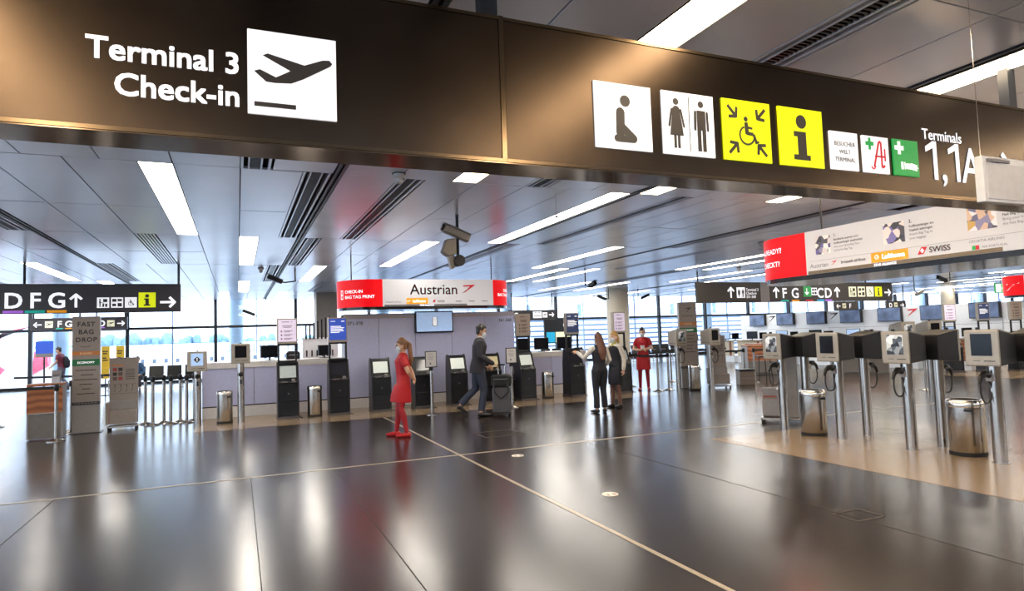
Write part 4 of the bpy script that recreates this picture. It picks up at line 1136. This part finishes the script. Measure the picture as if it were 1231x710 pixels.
# ------------------------------------------------------------------ seats at the windows
def bench(x0, y, n, lb, rz=0):
    e = empty('waiting_bench', (x0, y, 0), rz, lb, 'bench', 'black waiting benches at the windows')
    for i in range(n):
        MB().prism_x([(-.28, .42), (-.26, .47), (.2, .44), (.33, .9), (.38, .88), (.24, .38)], i*.66-.27, i*.66+.27).build('seat_shell', BLACK, e, bevel=.02)
    MB().box(-.35, n*.66-.3, .0, .08, .34, .40).build('beam', STEEL, e)
    for i in range(0, n+1, 2): MB().box(i*.66-.36, i*.66-.30, -.2, .3, 0, .03).box(i*.66-.35, i*.66-.31, .02, .06, .03, .36).build('leg', STEEL, e)
    for i in range(n+1): MB().box(i*.66-.35, i*.66-.31, -.2, .15, .6, .63).build('armrest', GREYPANEL, e)
bench(-4.4, 30, 5, 'row of black waiting seats by the left windows', R(0))
bench(15.0, 30.5, 4, 'row of black waiting seats left of the round cream column')
bench(20.4, 30.2, 5, 'row of black waiting seats behind the far woman in red')
# ------------------------------------------------------------------ yellow stands and blue poster by the windows
YEL = mat('yellow_board', '#d9b52c', .5)
for i, (x, lb) in enumerate(((-4.35, 'left yellow leaflet stand behind the baggage sizer board'), (-3.9, 'right yellow leaflet stand behind the baggage sizer board'))):
    e = empty('leaflet_stand', (x, 27, 0), 0, lb, 'stand', 'yellow leaflet stands')
    MB().box(-.13, .13, 0, .04, .95, 1.75).build('board', YEL, e, bevel=.01); MB().box(-.12, .12, -.06, 0, .6, .98).build('pocket', YEL, e, bevel=.006)
    MB().box(-.02, .02, .0, .03, 0, .95).box(-.15, .15, -.15, .15, 0, .02).build('stand_foot', DARKGREY, e); SH().rect(.15, .75, .8, .8).rect(.15, .65, .7, .7).rect(.15, .45, .6, .5).rect(.15, .35, .8, .4).build('print', INK, e, -.13, .95, .26, .8)
e = empty('poster_stand', (-7.2, 31.5, 0), 0, 'blue framed poster stand behind the person with a backpack', 'poster')
MB().box(-.3, .3, 0, .05, 1.4, 2.05).build('poster', BLUEPRINT, e); MB().box(-.3, .3, -.004, 0, 1.4, 1.55).build('lower_strip', GREYPANEL, e); MB().box(-.03, .03, .0, .05, 0, 1.4).box(-.25, .25, -.2, .2, 0, .02).build('foot', DARKGREY, e)
e = empty('information_booth', (14.6, 28.2, 0), 0, 'booth with clock and coloured boards behind the right counter', 'booth')
MB().box(-.9, .6, 0, .1, 1.2, 2.35).build('dark_frame', DARKFRAME, e)
MB().cyl(0, 0, 0, .03, .17, 24).build('clock_face', SIGNWHITE, e, (.3, -.0, 2.08), (R(90), 0, 0))
SH().line(.06, (.5, .5), (.5, .85)).line(.06, (.5, .5), (.72, .5)).build('clock_hands', INK, e, .13, 1.91, .34, y=-.034)
MB().box(-.8, -.35, -.02, 0, 1.25, 1.75).build('blue_board', CYANPRINT, e); MB().box(-.3, .5, -.02, 0, 1.25, 1.75).build('pale_board', CREAMAC, e); MB().box(-.88, -.84, 0, .05, 0, 1.2).box(.54, .58, 0, .05, 0, 1.2).build('leg', DARKFRAME, e)

# ------------------------------------------------------------------ ceiling cameras and sensors
CAMG = mat('camera_grey', '#8c877f', .4, .3)
def bullet(x, y, z_rod, head, yaw, lb, m=BLACK, ln=.3):
    e = empty('security_camera', (x, y, 0), 0, lb, 'camera', 'ceiling security cameras')
    MB().tube([(0, 0, ZC+.02), (0, 0, z_rod)], .022, 8).build('rod', BLACK, e)
    hx, hy, hz = head
    MB().tube([(0, 0, z_rod+.02), (hx*.5, hy*.5, z_rod-.02), (hx, hy, z_rod+hz)], .018, 8).build('arm', BLACK, e)
    c = MB().box(-ln/2, ln/2, -.065, .065, -.06, .06).build('camera_body', m, e, (hx, hy, z_rod+hz+.05), (0, R(22), yaw), bevel=.012)
    MB().box(-ln/2-.06, ln/2, -.075, .075, .06, .07).build('sun_shield', m, c); MB().cyl(0, 0, 0, .02, .045, 14).build('lens', GLOSSBLACK, c, (-ln/2, 0, 0), (0, R(-90), 0))
bullet(10.6, 18.6, 3.2, (.25, -.05, .0), R(100), 'black camera on a ceiling rod left of the cream column')
bullet(16.9, 27.4, 3.3, (-.45, -.1, .0), R(-10), 'black camera on the left side of the cream column', ln=.45)
bullet(18.7, 27.5, 3.3, (.35, -.1, .05), R(170), 'black camera on the right side of the cream column', ln=.45)
bullet(26.6, 17.0, 3.25, (-.35, .1, .05), R(-10), 'black camera on a rod above the long right-hand sign', ln=.45)
bullet(1.55, 19.6, 3.42, (-.55, .0, .02), R(10), 'dark camera on a bracket under the ceiling rail, left of centre', ln=.42)
bullet(1.24, 32.2, 2.95, (-.75, 0, .1), R(10), 'dark camera on a bracket before the left windows', ln=.55)
bullet(28.0, 19.5, 3.0, (.3, 0, -.1), R(170), 'white camera at the right end of the long direction sign', CAMG, .4)
# double pan camera near the centre
e = empty('pan_camera', (3.55, 10.65, 0), 0, 'grey double pan camera on a black ceiling pole above the centre', 'camera', 'ceiling security cameras')
MB().tube([(0, 0, ZC+.02), (0, 0, 3.02)], .028, 10).build('rod', BLACK, e)
MB().cyl(0, 0, 0, .16, .10, 20).build('pan_head', DARKGREY, e, (.0, .05, 2.99), (R(90), 0, 0), bevel=.01)
MB().prism_y([(-.30, 3.14), (-.22, 3.36), (-.05, 3.38), (-.05, 3.10), (-.2, 3.06)], -.09, .09).build('tilt_body', CAMG, e, bevel=.015)
MB().prism_y([(-.2, 3.08), (-.08, 3.09), (-.08, 2.86), (-.14, 2.84)], -.05, .05).build('lower_arm', CAMG, e, bevel=.01)
c = MB().box(-.25, .25, -.075, .075, -.07, .07).build('camera_body', CAMG, e, (-.03, -.03, 3.47), (0, R(22), R(0)), bevel=.025)
MB().cyl(0, 0, 0, .03, .06, 18).build('lens', GLOSSBLACK, c, (-.25, 0, 0), (0, R(-90), 0)); MB().box(-.28, .25, -.085, .085, .07, .08).build('sun_shield', CAMG, c)
SENS = mat('sensor_white', '#b9b7b6', .5)
for x, y, lb in ((1.93, 8.1, 'white ceiling sensor dome just behind the big dark sign'), (.62, 19.5, 'small beige ceiling sensor near the left camera bracket'), (12.2, 12.4, 'small grey ceiling sensor left of the red ring end'), (16.4, 17.8, 'small grey ceiling sensor above the long right-hand sign')):
    e = empty('ceiling_sensor', (x, y, ZC), 0, lb, 'sensor', 'ceiling sensors')
    MB().lathe([(.075, 0.0), (.075, -.05), (.05, -.07), (.045, -.12), (.02, -.135)], 20).build('dome', SENS, e, smooth=40); MB().lathe([(.09, .01), (.09, -.012), (.07, -.014)], 20).build('mount', DARKGREY, e)
e = empty('hanging_microphone', (4.45, 8.6, ZC), 0, 'tiny black microphone hanging on a wire below the ceiling', 'microphone')
MB().tube([(0, 0, .05), (0, 0, -.35)], .004, 6).build('wire', GREYPANEL, e); MB().ball((0, 0, -.37), .022, 10).build('capsule', BLACK, e, smooth=60)
# ------------------------------------------------------------------ people (local: +x forward, +y left)
V = Vector
class Blob:
    """closed lofts merged into one continuous surface by a voxel remesh"""
    def __init__(s): s.b = MB()
    def chain(s, pts, rad, n=12, ref=(0, 1, 0), round_=True):
        pts = [V(p) for p in pts]
        rad = [(r, r) if not isinstance(r, tuple) else r for r in rad]
        ref = V(ref)
        if round_:
            t0 = (pts[0]-pts[1]).normalized(); t1 = (pts[-1]-pts[-2]).normalized()
            q0, q1 = min(rad[0]), min(rad[-1])
            sc = lambda r, k: (r[0]*k, r[1]*k)
            if round_ != 'end':
                pts = [pts[0]+t0*q0*.75]+[pts[0]+t0*q0*.4]+pts; rad = [sc(rad[0], .45), sc(rad[0], .85)]+rad
            if round_ != 'start':
                pts = pts+[pts[-1]+t1*q1*.4]+[pts[-1]+t1*q1*.75]; rad = rad+[sc(rad[-1], .85), sc(rad[-1], .45)]
        rings = []
        for i, p in enumerate(pts):
            t = (pts[min(i+1, len(pts)-1)]-pts[max(i-1, 0)]).normalized()
            a = ref-t*ref.dot(t)
            if a.length < .05: a = V((1, 0, 0))-t*t.x
            a.normalize(); w = t.cross(a)
            rings.append([p+a*rad[i][0]*math.cos(2*math.pi*j/n)+w*rad[i][1]*math.sin(2*math.pi*j/n) for j in range(n)])
        s.b.loft(rings); return s
    def ball(s, c, r): s.b.ball(c, r, 14); return s
    def build(s, name, m, parent, voxel=.009, it=4, xf=None, **k):
        if xf:
            s.b.v = [tuple(xf(V(p))) for p in s.b.v]
        o = s.b.build(name, m, parent, **k)
        r = o.modifiers.new('merge', 'REMESH'); r.mode = 'VOXEL'; r.voxel_size = voxel; r.use_smooth_shade = True
        q = o.modifiers.new('soften', 'SMOOTH'); q.factor = .5; q.iterations = it
        return o
SKIN = mat('skin', '#c39578', .5, var=.03); SKIN2 = mat('skin_fair', '#d8ae94', .5, var=.03)
HBROWN = mat('hair_brown', '#7d5838', .45, var=.25, scale=60); HDARK = mat('hair_dark', '#1f1a19', .45, var=.2, scale=60)
HBLOND = mat('hair_blond', '#c39a5c', .45, var=.2, scale=60); HAUBURN = mat('hair_auburn', '#5f3a2b', .45, var=.3, scale=40)
DRESS = mat('red_dress', '#ae0818', .6, var=.05); TIGHTS = mat('red_tights', '#980a1a', .55, var=.05); REDSHOE = mat('red_shoe', '#a80a18', .3)
MASK = mat('face_mask', '#cdd6de', .6); NAVY = mat('navy_cloth', '#191a24', .7); SUIT = mat('charcoal_suit', '#26242c', .7); JEANS = mat('dark_jeans', '#2b3245', .75, var=.15, scale=60)
SHIRT = mat('white_shirt', '#cfc9c0', .7); BLKSHOE = mat('black_shoe', '#121214', .3); MAROON = mat('maroon_shirt', '#7a3348', .7); GREYTROU = mat('grey_trousers', '#6a6672', .7); YSCARF = mat('yellow_scarf', '#b9b04a', .6)
EYEM = mat('eye_dark', '#1c1613', .2); STOCK = mat('sheer_stocking', '#6b4a40', .5)

def human(loc, heading, H, label, pose, skin=SKIN, male=False, voxel=.009):
    """returns root, chains dict to dress it; pose has elbow/wrist/hand per side, knee/ankle/toe per side, head yaw/pitch"""
    k = H/1.70
    e = empty('person', loc, heading, label, 'person')
    S = lambda p: V(p)*k
    sw, cw, hw = (.195, .18, .15) if male else (.165, .15, .16)
    lean = pose.get('lean', 0.0)
    def L(p):            # lean the upper body forward from the hips
        p = V(p); 
        if p.z > .95: p.x += lean*(p.z-.95)
        return p
    torso = [((0, 0, .84), (.11, .085)), ((-.01, 0, .92), (hw, .105)), ((0, 0, 1.07), (.145 if male else .118, .095)), ((.0, 0, 1.2), (cw-.012, .105)), ((.005, 0, 1.31), (cw, .115)), ((-.01, 0, 1.395), (sw-.03, .078)), ((-.012, 0, 1.43), (.075, .06))]
    T = ([L(p) for p, r in torso], [r for p, r in torso])
    B = Blob()
    B.chain(T[0], [(a*.93, b_*.92) for a, b_ in T[1]], 16)
    hy, hp = R(pose.get('head', (0, 0))[0]), R(pose.get('head', (0, 0))[1])
    nb = L((-.012, 0, 1.45))
    rot = Matrix.Rotation(hy, 3, 'Z') @ Matrix.Rotation(hp, 3, 'Y')
    def HD(p): return nb+rot @ (V(p)-V((-.012, 0, 1.45)))
    hs = [(1.478, .036, .045, .036), (1.505, .052, .07, .022), (1.55, .066, .086, .01), (1.60, .074, .095, .0), (1.645, .071, .092, -.004), (1.685, .05, .066, -.006)]
    B.chain([HD((x, 0, z)) for z, a, d, x in hs], [(a, d) for z, a, d, x in hs], 16)
    B.chain([L((-.012, 0, 1.40)), HD((-.008, 0, 1.53))], [(.055, .058), (.05, .055)])
    B.chain([HD((.09, 0, 1.59)), HD((.108, 0, 1.56))], [.011, .015])
    for s in (-1, 1): B.chain([HD((-.005, s*.073, 1.545)), HD((-.012, s*.08, 1.595))], [.013, .016])
    arms, legs = {}, {}
    for sd, s in (('L', 1), ('R', -1)):
        el, wr, hd, pn = pose[sd+'arm']
        sh = L((-.01, s*(sw-.005), 1.375)); el, wr = V(el), V(wr)
        arms[sd] = [sh, sh.lerp(el, .5), el, el.lerp(wr, .45), wr]
        B.chain([sh+V((0, -s*.05, 0))]+arms[sd], [.05, .05, .043, .037, .036, .025] if not male else [.058, .058, .05, .042, .041, .029])
        d = V(hd).normalized(); n_ = V(pn); n_ = (n_-d*n_.dot(d)).normalized(); l_ = d.cross(n_)
        if pose.get('thumb_'+sd, 1) < 0: l_ = -l_
        pe = wr+d*.085
        B.chain([wr, wr+d*.045, pe], [(.022, .018), (.036, .015), (.038, .013)], 10, ref=l_)
        for q, ln in ((-.028, .066), (-.0095, .078), (.0095, .084), (.028, .075)):
            f0 = pe+l_*q*.95-d*.01; f1 = f0+(d*.8+n_*.25).normalized()*ln*.55; f2 = f1+(d*.5+n_*.75).normalized()*ln*.5
            B.chain([f0, f1, f2], [.0095, .009, .0075], 8)
        t0 = wr+d*.03+l_*.03; t1 = t0+(d*.6+l_*.7+n_*.2).normalized()*.04
        B.chain([t0, t1, t1+(d*.85+n_*.4).normalized()*.032], [.012, .0105, .0085], 8)
        kn, an, toe = [V(q) for q in pose[sd+'leg']]
        hip = V((-.005, s*.085, .90))
        legs[sd] = ([hip, hip.lerp(kn, .5), kn, kn.lerp(an, .35)+V((-.012, 0, 0)), an], [.088, .075, .052, .05, .034], toe)
        B.chain(legs[sd][0], legs[sd][1], 14)
        td = (toe-an); hl = an-V((td.x, td.y, 0)).normalized()*.045+V((0, 0, -.035))
        B.chain([hl, an+V((0, 0, -.03)), toe], [(.03, .028), (.034, .032), (.036, .016)], 10)
    o = B.build('body', skin, e, voxel, 3, xf=lambda p: p*k)
    eyes = MB()
    for s in (-1, 1): eyes.ball(HD((.087, s*.03, 1.597))*k, .011*k, 8)
    eyes.build('eye', EYEM, o)
    return e, dict(T=T, arms=arms, legs=legs, HD=HD, L=L, k=k, vox=voxel)
def dress_up(h, name, m, e, parts, voxel=None, it=4):
    b = Blob()
    for c in parts: b.chain(*c)
    return b.build(name, m, e, voxel or h['vox']*1.15, it, xf=lambda p: p*h['k'])
def infl(rs, g): return [((r[0]+g, r[1]+g) if isinstance(r, tuple) else r+g) for r in rs]
def torso_part(h, i0, i1, g, extra=()):
    p, r = h['T'][0][i0:i1], infl(h['T'][1][i0:i1], g)
    return (list(extra and [q[0] for q in extra])+p, [q[1] for q in extra]+r, 16)
def sleeve(h, sd, upto, g, r0=.05):
    a = h['arms'][sd]
    n_ = {'short': 2, 'elbow': 3, 'wrist': 5}[upto]
    rr = [r0+g, r0*.88+g, r0*.76+g, r0*.74+g, r0*.56+g][:n_]
    s0 = a[0]+V((0, -.04 if sd == 'L' else .04, .005))
    return ([s0]+a[:n_], [r0+g]+rr)
def trousers(h, g=.014, full=True):
    out = []
    for sd in 'LR':
        p, r, t = h['legs'][sd]
        out.append((p[:4]+[p[4]+V((0, 0, .02))], [x+g for x in r[:4]]+[r[4]+g+.016], 14, (0, 1, 0), 'start'))
    out.append(torso_part(h, 0, 3, g*.8))
    return out
def shoes(h, e, m, heel=.0):
    for sd in 'LR':
        p, r, toe = h['legs'][sd]; an = p[4]
        d = V((toe.x-an.x, toe.y-an.y, 0)).normalized()
        b = Blob().chain([an-d*.05+V((0, 0, -.045)), an+V((0, 0, -.042)), an.lerp(toe, .6)+V((0, 0, -.02)), toe+d*.02], [(.038, .036), (.046, .048), (.047, .034), (.034, .022)], 12)
        if heel: b.chain([an-d*.05+V((0, 0, -.05)), an-d*.055+V((0, 0, -.05-heel))], [.016, .012], 8)
        b.build('shoe', m, e, .008, 2, xf=lambda p_: p_*h['k'])
def hair(h, m, e, tail=None, long=None, short=False, dark=.0):
    HD = h['HD']; b = Blob()
    zz = [(1.555, .07, .05, -.045), (1.59, .081, .075, -.028), (1.635, .085, .094, -.014), (1.675, .076, .088, -.006), (1.705, .045, .055, -.006)]
    b.chain([HD((x, 0, z)) for z, a, d, x in zz], [(a, d) for z, a, d, x in zz], 16)
    if not short: b.chain([HD((.02, 0, 1.665)), HD((.075, 0, 1.655))], [(.07, .03), (.055, .02)], 12)
    else: b.chain([HD((.0, 0, 1.69)), HD((.08, 0, 1.67))], [(.06, .03), (.045, .022)], 12)
    if tail: b.chain([HD(p) for p in tail[0]], tail[1], 12)
    if long: b.chain([HD(p) for p in long[0]], long[1], 14)
    return b.build('hair', m, e, .009, 2, xf=lambda p: p*h['k'])
def mask(h, e):
    HD = h['HD']
    o = Blob().chain([HD((.052, 0, 1.487)), HD((.055, 0, 1.52)), HD((.05, 0, 1.562))], [(.045, .045), (.062, .06), (.058, .052)], 14).build('face_mask', MASK, e, .008, 2, xf=lambda p: p*h['k'])
    b = MB()
    for s in (-1, 1): b.tube([HD((.06, s*.06, 1.545))*h['k'], HD((.0, s*.084, 1.57))*h['k']], .003, 5)
    b.build('ear_loop', MASK, o)

# --- woman in the red uniform, hands behind her back
e, h = human((2.62, 11.05, 0), R(160), 1.66, 'woman in short red dress and red tights, hands clasped behind her back', dict(
    Larm=((-.13, .22, 1.12), (-.20, .05, .99), (-.2, -1, -.15), (1, 0, 0)), Rarm=((-.13, -.22, 1.12), (-.20, -.05, .97), (-.2, 1, -.15), (1, 0, 0)), thumb_L=-1,
    Lleg=((.03, .10, .49), (-.06, .10, .085), (.09, .14, .03)), Rleg=((.10, -.08, .49), (.14, -.09, .085), (.29, -.09, .03)), head=(12, 2)))
dress_up(h, 'dress', DRESS, e, [([(.045, 0, .60), (.035, 0, .72), (.01, 0, .86)]+h['T'][0][1:6], [(.185, .19), (.19, .18), (.185, .15)]+infl(h['T'][1][1:6], .018), 18, (0, 1, 0), 'end'), sleeve(h, 'L', 'short', .016), sleeve(h, 'R', 'short', .016)])
dress_up(h, 'tights', TIGHTS, e, [(h['legs'][s][0], [r+.005 for r in h['legs'][s][1]], 14) for s in 'LR'])
shoes(h, e, REDSHOE, .03); mask(h, e)
hair(h, HBROWN, e, tail=([(-.09, 0, 1.64), (-.135, .01, 1.60), (-.14, .015, 1.48), (-.15, .02, 1.34), (-.14, .02, 1.22)], [.035, .042, .045, .038, .015]))
# --- walking man with suitcase
e, h = human((4.66, 12.85, 0), R(-14), 1.90, 'man in dark jacket and jeans walking with a trolley suitcase', dict(
    Larm=((.05, .24, 1.12), (.2, .2, .95), (.6, 0, -.6), (0, -1, 0)), Rarm=((.02, -.24, 1.12), (.25, -.21, .98), (.8, .1, -.35), (-.2, .1, -1)),
    Lleg=((-.05, .09, .50), (-.34, .09, .21), (-.26, .09, .06)), Rleg=((.10, -.09, .48), (.03, -.09, .085), (.22, -.09, .03)), head=(0, 8), lean=.10), male=True)
dress_up(h, 'trousers', JEANS, e, trousers(h, .016))
dress_up(h, 'jacket', SUIT, e, [([(-.02, 0, .80), (-.01, 0, .92)]+h['T'][0][2:6], [(.20, .15), (.195, .145)]+infl(h['T'][1][2:6], .026), 18, (0, 1, 0), 'end'), sleeve(h, 'L', 'wrist', .014, .058), sleeve(h, 'R', 'wrist', .014, .058)])
dress_up(h, 'shirt_collar', SHIRT, e, [([h['L']((-.005, 0, 1.41)), h['L']((-.002, 0, 1.465))], [(.072, .072), (.064, .066)])])
shoes(h, e, BLKSHOE); mask(h, e); hair(h, HDARK, e, short=True)
# suitcase with soft bag on top
sc_ = empty('suitcase', (5.07, 12.58, 0), R(62), 'grey ribbed trolley suitcase pushed by the walking man', 'suitcase')
SHELL = mat('grey_shell', '#4d4a4c', .35, .3)
MB().box(-.12, .12, -.19, .19, .06, .60).build('shell', SHELL, sc_, bevel=.03)
for i in range(8): MB().box(-.126, .126, -.165+i*.044, -.145+i*.044, .09, .57).build('rib', SHELL, sc_, bevel=.004)
for a in (-.08, .08):
    for c in (-.15, .15): MB().cyl(0, 0, -.015, .015, .03, 14).build('wheel', RUBBER, sc_, (a, c, .03), (R(90), 0, 0))
for c in (-.07, .07): MB().tube([(.1, c, .58), (.1, c, 1.06)], .01, 8).build('handle_rod', CHROME, sc_)
MB().box(.085, .115, -.085, .085, 1.04, 1.07).build('handle_grip', BLACK, sc_, bevel=.008)
bg = empty('travel_bag', (5.07, 12.58, .605), R(62), 'soft black travel bag strapped on top of the grey suitcase', 'bag')
MB().box(-.14, .07, -.21, .21, 0, .25).build('bag_body', mat('black_canvas', '#17171a', .8, bump=.2), bg, bevel=.05)
MB().tube([(-.14, -.12, .12), (-.165, -.16, -.1), (-.15, 0, -.24), (-.165, .14, -.1), (-.14, .14, .1)], .016, 8).build('strap', BLACK, bg); MB().box(-.148, -.138, -.15, .15, .16, .17).build('zip', INKGREY, bg)
# --- woman with long hair, pointing at the kiosk
e, h = human((6.95, 11.75, 0), R(85), 1.64, 'woman with long brown hair in dark vest and trousers, back to camera', dict(
    Larm=((.12, .30, 1.18), (.27, .38, 1.30), (.7, .5, .3), (0, -.6, -.8)), Rarm=((-.03, -.24, 1.12), (.12, -.17, .98), (.8, .4, 0), (0, .2, -1)), thumb_R=-1,
    Lleg=((.02, .09, .49), (-.01, .10, .085), (.14, .15, .03)), Rleg=((.04, -.09, .49), (.03, -.11, .085), (.18, -.15, .03)), head=(6, 3)))
dress_up(h, 'blouse', SHIRT, e, [sleeve(h, 'L', 'wrist', .012), sleeve(h, 'R', 'wrist', .012)])
dress_up(h, 'trousers', NAVY, e, trousers(h, .017))
dress_up(h, 'vest', NAVY, e, [([(0, 0, .88)]+h['T'][0][1:6], [(.165, .115)]+infl(h['T'][1][1:6], .016), 18)])
shoes(h, e, BLKSHOE); mask(h, e)
hair(h, HAUBURN, e, long=([(-.045, 0, 1.66), (-.07, 0, 1.56), (-.12, .0, 1.42), (-.15, 0, 1.28), (-.15, 0, 1.14)], [(.07, .05), (.085, .05), (.10, .035), (.10, .032), (.05, .022)]))
# --- blonde woman in mask
e, h = human((7.72, 12.35, 0), R(190), 1.66, 'blonde woman in dark vest and skirt facing her colleague', dict(
    Larm=((-.06, .23, 1.1), (-.02, .24, .86), (.1, .05, -1), (.3, -1, 0)), Rarm=((.05, -.24, 1.12), (.2, -.2, 1.0), (1, .3, 0), (0, .3, -1)), thumb_L=-1,
    Lleg=((.03, .09, .49), (-.02, .09, .085), (.13, .12, .03)), Rleg=((.05, -.08, .49), (.06, -.09, .085), (.21, -.11, .03)), head=(0, 3)), skin=SKIN2)
dress_up(h, 'blouse', SHIRT, e, [torso_part(h, 4, 7, .01), sleeve(h, 'L', 'wrist', .014), sleeve(h, 'R', 'wrist', .014)])
dress_up(h, 'skirt', NAVY, e, [([(.02, 0, .52), (.02, 0, .7), (0, 0, .85)]+h['T'][0][1:3], [(.185, .15), (.19, .15), (.19, .14)]+infl(h['T'][1][1:3], .022), 18, (0, 1, 0), 'end')])
dress_up(h, 'vest', NAVY, e, [([(0, 0, .93)]+h['T'][0][2:5], [(.182, .138)]+infl(h['T'][1][2:5], .024), 18, (0, 1, 0), 'end')])
dress_up(h, 'scarf', YSCARF, e, [([h['L']((.0, 0, 1.40)), h['L']((.0, 0, 1.455))], [(.082, .08), (.068, .068)]), ([h['L']((.08, 0, 1.41)), h['L']((.125, 0, 1.3))], [(.03, .015), (.02, .01)])])
dress_up(h, 'stockings', STOCK, e, [(h['legs'][s][0], [r+.004 for r in h['legs'][s][1]], 14) for s in 'LR'])
shoes(h, e, BLKSHOE, .02); mask(h, e)
hair(h, HBLOND, e, tail=([(-.07, 0, 1.60), (-.10, 0, 1.54), (-.11, 0, 1.46)], [.05, .045, .03]))
# --- second woman in red, facing the camera
e, h = human((10.55, 15.4, 0), R(232), 1.74, 'woman in red dress facing the camera beside the belt barrier', dict(
    Larm=((.03, .25, 1.15), (.2, .06, 1.13), (.3, -1, .1), (0, 0, -1)), Rarm=((.03, -.25, 1.13), (.2, -.04, 1.10), (.3, 1, .1), (0, 0, -1)), thumb_L=-1,
    Lleg=((.04, .10, .49), (.0, .11, .085), (.15, .14, .03)), Rleg=((.04, -.10, .49), (.0, -.11, .085), (.15, -.14, .03)), head=(0, 6)), skin=SKIN2)
dress_up(h, 'dress', DRESS, e, [([(.02, 0, .56), (.01, 0, .70), (0, 0, .84)]+h['T'][0][1:6], [(.20, .15), (.195, .15), (.19, .14)]+infl(h['T'][1][1:6], .018), 18, (0, 1, 0), 'end'), sleeve(h, 'L', 'short', .018), sleeve(h, 'R', 'short', .018)])
dress_up(h, 'tights', TIGHTS, e, [(h['legs'][s][0], [r+.005 for r in h['legs'][s][1]], 14) for s in 'LR'])
shoes(h, e, REDSHOE, .03); mask(h, e); hair(h, HDARK, e, short=True)
MB().box(.16, .18, -.05, .06, 1.16, 1.26).build('held_paper', MASK, e)
# --- far people
e, h = human((-6.55, 31.2, 0), R(172), 1.78, 'distant person in maroon shirt with dark backpack walking by the left window', dict(
    Larm=((.08, .24, 1.14), (.26, .2, .98), (.7, 0, -.6), (0, -1, 0)), Rarm=((-.05, -.24, 1.12), (.1, -.24, .95), (.5, 0, -.8), (0, 1, 0)),
    Lleg=((.12, .09, .49), (.16, .09, .085), (.3, .09, .04)), Rleg=((.0, -.09, .49), (-.24, -.09, .16), (-.14, -.09, .05)), head=(0, 10), lean=.14), male=True, voxel=.014)
dress_up(h, 'shirt', MAROON, e, [([(0, 0, .9)]+h['T'][0][1:6], [(.165, .12)]+infl(h['T'][1][1:6], .02), 16), sleeve(h, 'L', 'short', .02, .058), sleeve(h, 'R', 'short', .02, .058)])
dress_up(h, 'trousers', GREYTROU, e, trousers(h, .016)); shoes(h, e, BLKSHOE); hair(h, HDARK, e, short=True)
Blob().chain([(-.20, 0, 1.02), (-.2, 0, 1.2), (-.14, 0, 1.36)], [(.15, .1), (.16, .11), (.12, .07)], 14).build('backpack', NAVY, e, .015)
e, h = human((23.2, 29.0, 0), R(60), 1.72, 'distant person in dark top standing behind the far woman in red', dict(
    Larm=((.1, .26, 1.3), (.16, .14, 1.5), (0, -.3, 1), (1, 0, 0)), Rarm=((.0, -.24, 1.12), (.1, -.22, .92), (.3, 0, -1), (0, 1, 0)),
    Lleg=((.02, .09, .49), (0, .1, .085), (.15, .12, .03)), Rleg=((.02, -.09, .49), (0, -.1, .085), (.15, -.12, .03)), head=(0, 0)), male=True, voxel=.014)
dress_up(h, 'top', NAVY, e, [([(0, 0, .9)]+h['T'][0][1:6], [(.165, .12)]+infl(h['T'][1][1:6], .02), 16), sleeve(h, 'L', 'elbow', .016, .055), sleeve(h, 'R', 'elbow', .016, .055)])
dress_up(h, 'trousers', SUIT, e, trousers(h, .016)); shoes(h, e, BLKSHOE); hair(h, HDARK, e, short=True)
e, h = human((-3.72, 30.0, -.40), R(-88), 1.70, 'distant seated person in blue on the bench by the left windows', dict(
    Larm=((.1, .24, 1.12), (.3, .12, 1.0), (1, -.3, 0), (0, 0, -1)), Rarm=((.1, -.24, 1.12), (.3, -.12, 1.0), (1, .3, 0), (0, 0, -1)),
    Lleg=((.40, .10, .90), (.42, .11, .485), (.56, .13, .43)), Rleg=((.40, -.10, .90), (.42, -.11, .485), (.56, -.13, .43)), head=(0, 12)), voxel=.014)
dress_up(h, 'sweater', mat('blue_sweater', '#2f5478', .7), e, [([(0, 0, .9)]+h['T'][0][1:6], [(.165, .12)]+infl(h['T'][1][1:6], .02), 16), sleeve(h, 'L', 'wrist', .014), sleeve(h, 'R', 'wrist', .014)])
dress_up(h, 'trousers', SUIT, e, trousers(h, .016)); shoes(h, e, BLKSHOE); hair(h, HDARK, e, short=True)
